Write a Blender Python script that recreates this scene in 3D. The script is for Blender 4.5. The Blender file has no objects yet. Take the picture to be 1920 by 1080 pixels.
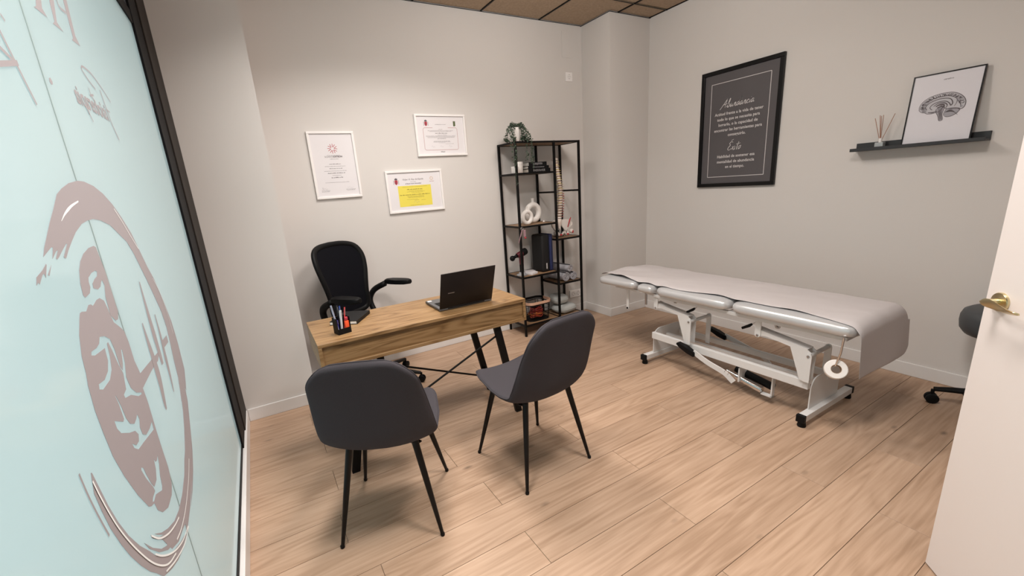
import bpy, bmesh, math, random
from mathutils import Vector, Matrix, noise
from mathutils.geometry import tessellate_polygon
PI = math.pi
C = bpy.context.scene.collection
random.seed(7)

# ------------------------------------------------------------------ camera
cam = bpy.data.cameras.new('camera'); camo = bpy.data.objects.new('camera', cam); C.objects.link(camo)
bpy.context.scene.camera = camo
YAW, PITCH, ROLL, FPX, CX, CY, H = 0.5090, -0.2580, -0.0738, 790.03, 938.84, 556.92, 1.43
cy_, sy_, cp_, sp_ = math.cos(YAW), math.sin(YAW), math.cos(PITCH), math.sin(PITCH)
fwd = Vector((sy_*cp_, cy_*cp_, sp_)); right = Vector((cy_, -sy_, 0)); up = right.cross(fwd)
c_, s_ = math.cos(ROLL), math.sin(ROLL)
r2, u2 = c_*right + s_*up, -s_*right + c_*up
M = Matrix((r2, u2, -fwd)).transposed().to_4x4(); M.translation = Vector((0, 0, H))
camo.matrix_world = M
cam.sensor_width = 36; cam.lens = FPX/1920*36
cam.shift_x = (960-CX)/1920; cam.shift_y = (CY-540)/1920
cam.clip_start = 0.02

# ------------------------------------------------------------------ world, exposure, lamps
sc = bpy.context.scene
sc.view_settings.view_transform = 'Standard'; sc.view_settings.look = 'None'
sc.view_settings.gamma = 1; sc.view_settings.use_curve_mapping = False
sc.view_settings.exposure = -0.04
W = bpy.data.worlds.new('world'); sc.world = W; W.use_nodes = True
bg = W.node_tree.nodes['Background']; bg.inputs[0].default_value = (0.80, 0.945, 1.0, 1); bg.inputs[1].default_value = 2.35

LAMPS = [((0.95, 2.38, 2.84), 25, 0.55, 135), ((1.95, 2.05, 2.70), 44, 0.40, 0), ((1.20, 0.72, 2.84), 34, 0.50, 160), ((0.25, 1.10, 2.84), 17, 0.50, 110)]  # desk lamp, added upper-wall fill, door lamp, added floor fill
def lamp(loc, e, size, spread):
    l = bpy.data.lights.new('ceiling_lamp_light', 'AREA' if spread else 'POINT'); l.energy = e
    if spread: l.shape = 'DISK'; l.size = size; l.spread = math.radians(spread)
    else: l.shadow_soft_size = size/2
    l.color = (1.0, 0.94, 0.885)
    o = bpy.data.objects.new('lamp_light', l); C.objects.link(o); o.location = loc
    return o

# ------------------------------------------------------------------ helpers
def new_mat(name, col, rough=0.6, metal=0.0, spec=0.5, noise_amt=0.0, nscale=40, bump=0.0, bscale=200, stretch=None, coat=0):
    m = bpy.data.materials.new(name); m.use_nodes = True
    nt = m.node_tree; b = nt.nodes['Principled BSDF']
    b.inputs['Base Color'].default_value = (*col, 1); b.inputs['Roughness'].default_value = rough
    b.inputs['Metallic'].default_value = metal; b.inputs['Specular IOR Level'].default_value = spec
    if coat: b.inputs['Coat Weight'].default_value = coat
    if noise_amt or bump:
        tc = nt.nodes.new('ShaderNodeTexCoord'); mp = nt.nodes.new('ShaderNodeMapping')
        if stretch: mp.inputs['Scale'].default_value = stretch
        nt.links.new(tc.outputs['Object'], mp.inputs[0])
    if noise_amt:
        n = nt.nodes.new('ShaderNodeTexNoise'); n.inputs['Scale'].default_value = nscale; n.inputs['Detail'].default_value = 4
        nt.links.new(mp.outputs[0], n.inputs['Vector'])
        r = nt.nodes.new('ShaderNodeMapRange'); r.inputs[3].default_value = 1-noise_amt; r.inputs[4].default_value = 1+noise_amt
        nt.links.new(n.outputs[0], r.inputs[0])
        mx = nt.nodes.new('ShaderNodeMix'); mx.data_type = 'RGBA'; mx.blend_type = 'MULTIPLY'; mx.inputs[0].default_value = 1
        mx.inputs[6].default_value = (*col, 1); nt.links.new(r.outputs[0], mx.inputs[7])
        nt.links.new(mx.outputs[2], b.inputs['Base Color'])
    if bump:
        n2 = nt.nodes.new('ShaderNodeTexNoise'); n2.inputs['Scale'].default_value = bscale; n2.inputs['Detail'].default_value = 3
        nt.links.new(mp.outputs[0], n2.inputs['Vector'])
        bp = nt.nodes.new('ShaderNodeBump'); bp.inputs['Strength'].default_value = bump; bp.inputs['Distance'].default_value = 0.002
        nt.links.new(n2.outputs[0], bp.inputs['Height']); nt.links.new(bp.outputs[0], b.inputs['Normal'])
    return m

def wood_mat(name, c_dark, c_mid, c_light, rough=0.45, axis='X', gs=1.0, per_obj=0.12, spec=0.35, swirl=1.0, ringw=0.16):
    """long-grain oak: stretched noise fibres + cathedral rings from a distorted stretched field, offset per plank"""
    m = bpy.data.materials.new(name); m.use_nodes = True; nt = m.node_tree; N = nt.nodes; L = nt.links
    b = N['Principled BSDF']; b.inputs['Roughness'].default_value = rough; b.inputs['Specular IOR Level'].default_value = spec
    tc = N.new('ShaderNodeTexCoord'); oi = N.new('ShaderNodeObjectInfo')
    off = N.new('ShaderNodeVectorMath'); off.operation = 'SCALE'; off.inputs[0].default_value = (17.3, 9.1, 5.7)
    L.new(oi.outputs['Random'], off.inputs['Scale'])
    add = N.new('ShaderNodeVectorMath'); L.new(tc.outputs['Object'], add.inputs[0]); L.new(off.outputs[0], add.inputs[1])
    def mapped(s):
        mp = N.new('ShaderNodeMapping'); mp.inputs['Scale'].default_value = s if axis == 'X' else (s[1], s[0], s[2])
        L.new(add.outputs[0], mp.inputs[0]); return mp
    m1 = mapped((1.0*gs, 9.5*gs, 9.5*gs))
    n1 = N.new('ShaderNodeTexNoise'); n1.inputs['Scale'].default_value = 1.0; n1.inputs['Detail'].default_value = 1.5; n1.inputs['Distortion'].default_value = 0.6
    L.new(m1.outputs[0], n1.inputs['Vector'])
    ml = N.new('ShaderNodeMath'); ml.operation = 'MULTIPLY'; ml.inputs[1].default_value = 13.0*swirl; L.new(n1.outputs[0], ml.inputs[0])
    sn = N.new('ShaderNodeMath'); sn.operation = 'PINGPONG'; sn.inputs[1].default_value = 1.0; L.new(ml.outputs[0], sn.inputs[0])
    m2 = mapped((3.5*gs, 75*gs, 75*gs))
    n2 = N.new('ShaderNodeTexNoise'); n2.inputs['Scale'].default_value = 1.0; n2.inputs['Detail'].default_value = 6; L.new(m2.outputs[0], n2.inputs['Vector'])
    m3 = mapped((1.2*gs, 3.2*gs, 3.2*gs))
    n3 = N.new('ShaderNodeTexNoise'); n3.inputs['Scale'].default_value = 1.3; n3.inputs['Detail'].default_value = 2; L.new(m3.outputs[0], n3.inputs['Vector'])
    # mix: 0.4 rings + 0.35 fibres + 0.25 broad
    def lin(src, k, prev=None):
        a = N.new('ShaderNodeMath'); a.operation = 'MULTIPLY_ADD'; a.inputs[1].default_value = k
        L.new(src, a.inputs[0])
        if prev is None: a.inputs[2].default_value = 0
        else: L.new(prev, a.inputs[2])
        return a.outputs[0]
    v = lin(n3.outputs[0], 0.28, lin(n2.outputs[0], 0.56, lin(sn.outputs[0], ringw)))
    cr = N.new('ShaderNodeValToRGB'); e = cr.color_ramp
    e.elements[0].position = 0.34; e.elements[0].color = (*c_dark, 1); e.elements[1].position = 0.68; e.elements[1].color = (*c_light, 1)
    k = e.elements.new(0.5); k.color = (*c_mid, 1); L.new(v, cr.inputs[0])
    # knots
    m4 = mapped((2.4, 5.2, 5.2)); vo = N.new('ShaderNodeTexVoronoi'); vo.inputs['Scale'].default_value = 1.0; L.new(m4.outputs[0], vo.inputs['Vector'])
    kr = N.new('ShaderNodeMapRange'); kr.inputs[1].default_value = 0.012; kr.inputs[2].default_value = 0.085; kr.inputs[3].default_value = 0.42; kr.inputs[4].default_value = 1.0
    L.new(vo.outputs['Distance'], kr.inputs[0])
    rr = N.new('ShaderNodeMapRange'); rr.inputs[3].default_value = 1-per_obj; rr.inputs[4].default_value = 1+per_obj
    L.new(oi.outputs['Random'], rr.inputs[0])
    mm = N.new('ShaderNodeMath'); mm.operation = 'MULTIPLY'; L.new(kr.outputs[0], mm.inputs[0]); L.new(rr.outputs[0], mm.inputs[1])
    mx = N.new('ShaderNodeMix'); mx.data_type = 'RGBA'; mx.blend_type = 'MULTIPLY'; mx.inputs[0].default_value = 1
    L.new(cr.outputs[0], mx.inputs[6]); L.new(mm.outputs[0], mx.inputs[7]); L.new(mx.outputs[2], b.inputs['Base Color'])
    bp = N.new('ShaderNodeBump'); bp.inputs['Strength'].default_value = 0.12; bp.inputs['Distance'].default_value = 0.001
    L.new(n2.outputs[0], bp.inputs['Height']); L.new(bp.outputs[0], b.inputs['Normal'])
    return m

def add_props(o, label=None, cat=None, group=None, kind=None):
    if label: o['label'] = label
    if cat: o['category'] = cat
    if group: o['group'] = group
    if kind: o['kind'] = kind
    return o
def thing(name, label, cat, loc=(0, 0, 0), rz=0, group=None):
    o = bpy.data.objects.new(name, None); C.objects.link(o); o.empty_display_size = 0.05
    o.location = loc; o.rotation_euler = (0, 0, rz)
    return add_props(o, label, cat, group)
def obj(name, bm, mat, parent=None, smooth=None, label=None, recalc=True):
    if recalc: bmesh.ops.recalc_face_normals(bm, faces=bm.faces)
    me = bpy.data.meshes.new(name); bm.to_mesh(me); bm.free()
    o = bpy.data.objects.new(name, me); C.objects.link(o)
    if mat: me.materials.append(mat)
    if parent: o.parent = parent
    if label: o['label'] = label
    if smooth is not None:
        for p in me.polygons: p.use_smooth = True
        if smooth < 3: 
            try: me.set_sharp_from_angle(angle=smooth)
            except Exception: pass
    return o
def copy_tree(o, parent=None):
    c = o.copy(); C.objects.link(c)
    if parent is not None: c.parent = parent
    for ch in list(o.children): copy_tree(ch, c)
    return c
def NB(): return bmesh.new()
def box(bm, x0, x1, y0, y1, z0, z1, bev=0.0, seg=2, mat=None):
    r = bmesh.ops.create_cube(bm, size=1)
    vs = r['verts']
    bmesh.ops.scale(bm, vec=(x1-x0, y1-y0, z1-z0), verts=vs)
    bmesh.ops.translate(bm, vec=((x0+x1)/2, (y0+y1)/2, (z0+z1)/2), verts=vs)
    if bev:
        es = list({e for v in vs for e in v.link_edges})
        g = bmesh.ops.bevel(bm, geom=es, offset=bev, segments=seg, profile=0.5, affect='EDGES')
        vs = list({v for f in g['faces'] for v in f.verts} | {v for v in vs if v.is_valid})
    if mat is not None: bmesh.ops.transform(bm, matrix=mat, verts=[v for v in vs if v.is_valid])
    return vs
def BX(*a, **k):
    bm = NB(); box(bm, *a, **k); return bm
def tube(bm, pts, rad, seg=10, closed=False, cap=True, flat=1.0):
    pts = [Vector(p) for p in pts]; n = len(pts)
    rads = rad if isinstance(rad, (list, tuple)) else [rad]*n
    rings = []; prev = None
    for i, p in enumerate(pts):
        if closed: t = pts[(i+1) % n]-pts[i-1]
        elif i == 0: t = pts[1]-pts[0]
        elif i == n-1: t = pts[-1]-pts[-2]
        else: t = (pts[i+1]-pts[i]).normalized()+(pts[i]-pts[i-1]).normalized()
        t.normalize()
        if prev is None:
            a = Vector((0, 0, 1)) if abs(t.z) < 0.9 else Vector((1, 0, 0)); u = t.cross(a).normalized()
        else:
            u = prev-t*prev.dot(t); u = u.normalized() if u.length > 1e-6 else t.orthogonal().normalized()
        prev = u; w = t.cross(u)
        rings.append([bm.verts.new(p+(u*math.cos(2*PI*k/seg)+w*math.sin(2*PI*k/seg)*flat)*rads[i]) for k in range(seg)])
    m = n if closed else n-1
    for i in range(m):
        A, B = rings[i], rings[(i+1) % n]
        for k in range(seg): bm.faces.new((A[k], A[(k+1) % seg], B[(k+1) % seg], B[k]))
    if cap and not closed:
        bm.faces.new(rings[0][::-1]); bm.faces.new(rings[-1])
    return rings
def lathe(bm, prof, center=(0, 0, 0), seg=24, mat=None, cap=True):
    """prof: list of (r, z)"""
    c = Vector(center); rings = []; vs = []
    for r, z in prof:
        ring = [bm.verts.new(Vector((r*math.cos(2*PI*k/seg), r*math.sin(2*PI*k/seg), z))) for k in range(seg)]
        rings.append(ring); vs += ring
    for A, B in zip(rings, rings[1:]):
        for k in range(seg): bm.faces.new((A[k], A[(k+1) % seg], B[(k+1) % seg], B[k]))
    if cap:
        bm.faces.new(rings[0][::-1]); bm.faces.new(rings[-1])
    if mat is not None: bmesh.ops.transform(bm, matrix=mat, verts=vs)
    bmesh.ops.translate(bm, vec=c, verts=vs)
    return vs
def bar(bm, a, b, w, h, upv=(0, 0, 1), bev=0.0):
    """rectangular bar from a to b, width w (sideways) and height h"""
    a, b = Vector(a), Vector(b); d = (b-a); L = d.length; d.normalize(); u = Vector(upv)
    s = d.cross(u)
    if s.length < 1e-4: s = d.orthogonal()
    s.normalize(); u = s.cross(d)
    R = Matrix((d, s, u)).transposed().to_4x4(); R.translation = (a+b)/2
    return box(bm, -L/2, L/2, -w/2, w/2, -h/2, h/2, bev=bev, seg=1, mat=R)
def prism(bm, poly, axis, lo, hi):
    """extrude 2D poly along axis between lo, hi. axis 'x': poly=(y,z); 'y': poly=(x,z); 'z': poly=(x,y)"""
    def P(p, t):
        return {'x': Vector((t, p[0], p[1])), 'y': Vector((p[0], t, p[1])), 'z': Vector((p[0], p[1], t))}[axis]
    A = [bm.verts.new(P(p, lo)) for p in poly]; B = [bm.verts.new(P(p, hi)) for p in poly]
    bm.faces.new(A[::-1]); bm.faces.new(B); n = len(poly)
    for i in range(n): bm.faces.new((A[i], A[(i+1) % n], B[(i+1) % n], B[i]))
def smooth_path(pts, k=6):
    P = [Vector(p) for p in pts]
    if len(P) < 3: return P
    out = []
    for i in range(len(P)-1):
        p0 = P[i-1] if i else P[0]*2-P[1]; p1, p2 = P[i], P[i+1]; p3 = P[i+2] if i+2 < len(P) else P[-1]*2-P[-2]
        for j in range(k):
            t = j/k
            out.append(0.5*((2*p1)+(p2-p0)*t+(2*p0-5*p1+4*p2-p3)*t*t+(3*p1-p0-3*p2+p3)*t**3))
    out.append(P[-1]); return out
class Plane:
    """a flat surface in the room: O origin, U to the viewer's right, V up, N out towards the room"""
    def __init__(s, O, U, V): s.O, s.U, s.V = Vector(O), Vector(U).normalized(), Vector(V).normalized(); s.N = s.U.cross(s.V)
    def p(s, u, v, n=0): return s.O+s.U*u+s.V*v+s.N*n
    def mat(s): 
        m = Matrix((s.U, s.V, s.N)).transposed().to_4x4(); m.translation = s.O; return m
def flat_poly(bm, pl, outer, holes=(), n0=0.0, th=0.0008):
    loops = [[Vector((a, b, 0)) for a, b in outer]]+[[Vector((a, b, 0)) for a, b in h] for h in holes]
    allp = [p for l in loops for p in l]
    F = [bm.verts.new(pl.p(p.x, p.y, n0+th)) for p in allp]
    for t in tessellate_polygon(loops):
        try: bm.faces.new([F[i] for i in t])
        except ValueError: pass
    k = 0; Bk = [bm.verts.new(pl.p(p.x, p.y, n0)) for p in allp]
    for l in loops:
        m = len(l)
        for i in range(m):
            a, b = k+i, k+(i+1) % m
            try: bm.faces.new((F[a], F[b], Bk[b], Bk[a]))
            except ValueError: pass
        k += m
def ribbon(bm, pl, pts, w, n0=0.0, th=0.0006, sm=5):
    """flat inked stroke; w number or (start, mid, end)"""
    P = smooth_path([(a, b, 0) for a, b in pts], sm); n = len(P); V = []
    for i, p in enumerate(P):
        t = (P[min(i+1, n-1)]-P[max(i-1, 0)]); t = t.normalized() if t.length > 1e-9 else Vector((1, 0, 0))
        s = Vector((-t.y, t.x, 0)); f = i/(n-1)
        if isinstance(w, (tuple, list)): ww = w[0]+(w[1]-w[0])*f*2 if f < .5 else w[1]+(w[2]-w[1])*(f*2-1)
        else: ww = w
        a, b = p+s*ww/2, p-s*ww/2
        V.append((bm.verts.new(pl.p(a.x, a.y, n0+th)), bm.verts.new(pl.p(b.x, b.y, n0+th))))
    for A, B in zip(V, V[1:]): bm.faces.new((A[0], A[1], B[1], B[0]))
def text_obj(name, s, size, mat, parent, pl, u, v, align='CENTER', shear=0, bold=0.0, n0=0.0008, mirror=False, rot=0, sx=1.0, th=0.0002, spacing=1.0):
    cu = bpy.data.curves.new(name, 'FONT'); cu.body = s; cu.size = size; cu.align_x = align; cu.shear = shear
    cu.offset = bold; cu.extrude = th; cu.resolution_u = 3; cu.space_character = spacing
    t = bpy.data.objects.new(name, cu); C.objects.link(t)
    dg = bpy.context.evaluated_depsgraph_get(); dg.update()
    me = bpy.data.meshes.new_from_object(t.evaluated_get(dg)); bpy.data.objects.remove(t); me.name = name
    T = pl.mat() @ Matrix.Translation((u, v, n0)) @ Matrix.Rotation(rot, 4, 'Z') @ Matrix.Diagonal((-sx if mirror else sx, 1, 1, 1))
    me.transform(T)
    me.materials.clear(); me.materials.append(mat)
    return me
def join_meshes(name, meshes, mat, parent, bm=None):
    b = bm or NB()
    for me in meshes: b.from_mesh(me)
    return obj(name, b, mat, parent, recalc=False)

# ------------------------------------------------------------------ materials
def wall_mat():
    m = new_mat('wall_paint', (0.66, 0.628, 0.605), rough=0.75, spec=0.25, noise_amt=0.012, nscale=3, bump=0.10, bscale=220)
    return m
M_wall = wall_mat()
M_white = new_mat('white_gloss_trim', (0.72, 0.70, 0.69), rough=0.4, spec=0.4)
M_floor = wood_mat('floor_oak', (0.33, 0.212, 0.138), (0.415, 0.278, 0.19), (0.48, 0.332, 0.235), rough=0.42, gs=1.0, per_obj=0.07, spec=0.4)
M_joint = new_mat('floor_joint', (0.10, 0.06, 0.04), rough=0.9, noise_amt=0.05)
M_desk = wood_mat('desk_oak', (0.125, 0.066, 0.026), (0.225, 0.126, 0.053), (0.295, 0.177, 0.082), rough=0.38, gs=1.1, per_obj=0.03, spec=0.35, swirl=1.5, ringw=.34)
M_shelfwood = wood_mat('shelf_walnut', (0.16, 0.09, 0.045), (0.26, 0.155, 0.085), (0.34, 0.21, 0.12), rough=0.5, gs=1.6)
M_blackmetal = new_mat('black_powder_coat', (0.0035, 0.003, 0.003), rough=0.5, spec=0.18, bump=0.05, bscale=900)
M_legmetal = new_mat('black_satin_leg', (0.0025, 0.0025, 0.003), rough=0.35, spec=0.25)
M_plastic = new_mat('black_plastic', (0.0035, 0.0035, 0.004), rough=0.55, spec=0.2, bump=0.05, bscale=500)
M_tile = new_mat('ceiling_tile_tan', (0.40, 0.30, 0.215), rough=0.95, spec=0.1, noise_amt=0.28, nscale=55, bump=0.5, bscale=130)
M_fabric = new_mat('grey_fabric', (0.052, 0.047, 0.053), rough=0.95, spec=0.15, noise_amt=0.16, nscale=420, bump=0.35, bscale=800)
M_whitemetal = new_mat('white_enamel', (0.66, 0.65, 0.645), rough=0.35, spec=0.5)
M_vinyl = new_mat('silver_vinyl', (0.56, 0.56, 0.57), rough=0.3, spec=0.6, metal=0.35, bump=0.06, bscale=300)
M_sheet = new_mat('white_sheet', (0.50, 0.465, 0.465), rough=0.9, spec=0.15, bump=0.15, bscale=500)
M_chrome = new_mat('chrome', (0.75, 0.75, 0.76), rough=0.12, metal=1.0)
M_steel = new_mat('steel', (0.45, 0.45, 0.46), rough=0.3, metal=1.0)
M_brass = new_mat('brass', (0.66, 0.56, 0.34), rough=0.28, metal=1.0)
M_door = new_mat('door_lacquer', (0.73, 0.665, 0.64), rough=0.42, spec=0.4, bump=0.03, bscale=200)
M_paper = new_mat('paper', (0.76, 0.73, 0.75), rough=0.5, spec=0.45)
M_whiteframe = new_mat('white_frame', (0.86, 0.83, 0.82), rough=0.4)
M_yellow = new_mat('yellow_paper', (0.80, 0.68, 0.10), rough=0.55)
M_ink = new_mat('ink_grey', (0.12, 0.10, 0.11), rough=0.8)
M_inklight = new_mat('ink_faint', (0.36, 0.33, 0.34), rough=0.8)
M_red = new_mat('ink_red', (0.42, 0.03, 0.05), rough=0.7)
M_rose = new_mat('ink_rose', (0.42, 0.17, 0.16), rough=0.7)
M_green = new_mat('ink_green', (0.10, 0.12, 0.05), rough=0.7)
M_gold = new_mat('ink_gold', (0.6, 0.36, 0.16), rough=0.7)
M_slate = new_mat('poster_slate', (0.098, 0.090, 0.095), rough=0.6, spec=0.3, noise_amt=0.12, nscale=3)
M_chalk = new_mat('poster_chalk', (0.62, 0.59, 0.59), rough=0.8)
M_ceramic = new_mat('matte_ceramic', (0.78, 0.74, 0.71), rough=0.6, bump=0.1, bscale=300)
M_glossblack = new_mat('gloss_black', (0.004, 0.004, 0.0045), rough=0.3, spec=0.25)
M_leaf = new_mat('leaf', (0.045, 0.072, 0.045), rough=0.55, noise_amt=0.35, nscale=60)
M_vinylfilm = new_mat('logo_film', (0.315, 0.285, 0.30), rough=0.55, noise_amt=0.01)
M_filmgap = new_mat('film_gap_pale', (0.78, 0.80, 0.80), rough=0.6)  # pale colour for the bright glass in the logo's gaps

# ------------------------------------------------------------------ room shell
YB, XC, YC, XR, ZC, XP, YP, XW, YN = 3.554, 3.095, 3.169, 3.615, 2.867, 0.156, 3.136, -0.278, -0.30
def struct(name, bm, mat, parent=None):
    o = obj(name, bm, mat, parent)
    if not parent: o['kind'] = 'structure'
    return o
floor = struct('floor', BX(-0.45, XR+0.12, YN-1.3, YB+0.12, -0.12, -0.006), M_joint)
E_ends = {k: ([-0.518, 0.747, 2.013, 3.28] if k % 2 else [0.10+1.268*j for j in range(-1, 4)]) for k in range(-10, 20)}
E_ends[2] = [0.09, 1.3585, 2.62]; E_ends[4] = [0.18, 1.442, 2.71]; E_ends[6] = [0.09, 1.363, 2.63]; E_ends[0] = [-0.02, 1.247, 2.515]
E_ends[7] = [-0.57, 0.69, 1.984, 3.25]; E_ends[8] = [0.114, 1.38, 2.65]; E_ends[10] = [0.113, 1.38, 2.65]; E_ends[12] = [0.084, 1.35, 2.62]
E_ends[-1] = [-0.51, 0.755, 2.022, 3.29]
G = 0.0008
for k in range(-9, 18):
    ya, yb_ = 0.5265+k*0.1885, 0.5265+(k+1)*0.1885
    ya, yb_ = max(ya, YN-1.3), min(yb_, YB+0.01)
    if yb_-ya < 0.02: continue
    xs = [XW-0.02]+[x for x in E_ends[k] if XW+0.05 < x < XR-0.05]+[XR+0.01]
    for a, b in zip(xs, xs[1:]):
        o = obj('plank', BX(a+G-(a+b)/2, b-G-(a+b)/2, ya+G-(ya+yb_)/2, yb_-G-(ya+yb_)/2, -0.0105, 0.0, bev=0.0007, seg=1), M_floor, floor)
        o.location = ((a+b)/2, (ya+yb_)/2, 0)
# walls
struct('wall_back', BX(XP-0.001, XC+0.001, YB, YB+0.12, 0, ZC+0.2), M_wall)
struct('wall_left', BX(-0.42, XP, YP, YB+0.12, 0, ZC+0.2), M_wall)           # pilaster beside the window
struct('wall_right', BX(XR, XR+0.12, YN-1.3, YC, 0, ZC+0.2), M_wall)
struct('wall_column', BX(XC, XR+0.12, YC, YB+0.12, 0, ZC+0.2), M_wall)
struct('wall_front', BX(1.33, XR, YN-0.12, YN, 0, ZC+0.2), M_wall)
struct('wall_hall', BX(-0.45, XR, YN-1.42, YN-1.3, 0, ZC+0.2), M_wall)
struct('wall_window', BX(-0.46, -0.365, YN-1.3, YP, 2.29, ZC+0.2), M_wall)   # band above the shop window
# skirting boards
SK = 0.088
def skirt(name, x0, x1, y0, y1):
    bm = BX(x0, x1, y0, y1, 0.0, SK, bev=0.003, seg=2); struct(name, bm, M_white)
skirt('baseboard_back', XP+0.012, XC-0.012, YB-0.012, YB-0.0005)
skirt('baseboard_left', XW+0.0, XP+0.012, YP-0.012, YP-0.0005)
skirt('baseboard_pilaster', XP+0.0005, XP+0.012, YP, YB-0.0125)
skirt('baseboard_right', XR-0.012, XR-0.0005, YN+0.01, YC-0.0125)
skirt('baseboard_column_side', XC-0.012, XC-0.0005, YC-0.012, YB-0.0005)
skirt('baseboard_column', XC, XR-0.0005, YC-0.012, YC-0.0005)
skirt('baseboard_window', XW-0.02, XW, YN-1.2, YP-0.0125)
# ceiling: tan mineral tiles in a black grid
ceil = struct('ceiling', BX(-0.45, XR+0.12, YN-1.42, YB+0.12, ZC+0.03, ZC+0.1), M_tile)
gx = [1.386+0.605*i for i in range(-3, 4)]; gy = [2.972+0.6*j for j in range(-7, 1)]
gxb = [-0.30]+[g for g in gx if -0.2 < g < XR-0.05]+[XR]; gyb = [YN-1.3]+[g for g in gy if g > YN-1.25]+[YB]
tm = {}
for a, b in zip(gxb, gxb[1:]):
    for c, d in zip(gyb, gyb[1:]):
        if c > 2.9: d = YB
        key = (round(b-a, 3), round(d-c, 3))
        if key not in tm:
            w, h = key; o = obj('ceiling_tile', BX(-w/2+.008, w/2-.008, -h/2+.008, h/2-.008, 0.004, 0.018, bev=.002, seg=1), M_tile, ceil); tm[key] = o.data
        else:
            o = bpy.data.objects.new('ceiling_tile', tm[key]); C.objects.link(o); o.parent = ceil
        o.location = ((a+b)/2, (c+d)/2, ZC)
for i, x in enumerate(gxb):
    w = 0.012; x0 = min(max(x, gxb[0]+w/2), XR-w/2)
    obj('grid_bar', BX(x0-w/2, x0+w/2, YN-1.3, YB, ZC-0.002, ZC+0.004), M_blackmetal, ceil)
for y in gyb:
    w = 0.012; y0 = min(max(y, gyb[0]+w/2), YB-w/2)
    obj('grid_bar', BX(-0.3, XR, y0-w/2, y0+w/2, ZC-0.0035, ZC-0.0021), M_blackmetal, ceil)
obj('edge_trim', BX(XC-0.012, XC-0.0005, YC-0.012, YB, ZC-0.0055, ZC-0.0036), M_blackmetal, ceil)
obj('edge_trim', BX(XC-0.012, XR, YC-0.012, YC-0.0005, ZC-0.0055, ZC-0.0036), M_blackmetal, ceil)
M_diff = bpy.data.materials.new('lamp_diffuser'); M_diff.use_nodes = True
b_ = M_diff.node_tree.nodes['Principled BSDF']; b_.inputs['Emission Color'].default_value = (1, .92, .85, 1); b_.inputs['Emission Strength'].default_value = 5
for (loc, e, s, sprd) in LAMPS:
    if sprd:
        t = thing('ceiling_light', 'round recessed ceiling light above the oak desk' if loc[1] > 2 else 'round recessed ceiling light nearest the door' if loc[0] > 1 else 'round fill light added to the ceiling nearest the shop window', 'lamp', (loc[0], loc[1], ZC-0.004), group='recessed ceiling lights')  # the one nearest the window is added to brighten the left floor
        bm = NB(); lathe(bm, [(s/2+.002, 0), (s/2+.02, -.002), (s/2+.018, -.008), (s/2, -.006)], seg=32, cap=False); obj('ring', bm, M_white, t, smooth=1)
        bm = NB(); lathe(bm, [(s/2, 0), (s/2, -.004)], seg=32); obj('diffuser', bm, M_diff, t)
        l = lamp(loc, e, s, sprd); l.parent = t; l.location = (0, 0, -0.02)
    else:      # added fill light to brighten the upper walls, modelled as a small hung lamp
        t = thing('fill_light', 'added fill light hung below the middle of the ceiling', 'lamp', (loc[0], loc[1], ZC-0.004))
        bm = NB(); lathe(bm, [(.05, -.002), (.05, -.018), (.008, -.022), (.006, -.05)], seg=24); obj('fill_light_rose', bm, M_white, t, smooth=.8)
        bm = NB(); bmesh.ops.create_uvsphere(bm, u_segments=24, v_segments=14, radius=.045, matrix=Matrix.Translation((0, 0, -.09))); obj('fill_light_bulb', bm, M_diff, t, smooth=3)
        l = lamp(loc, e, s, 0); l.parent = t; l.location = (0, 0, loc[2]-ZC)

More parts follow.
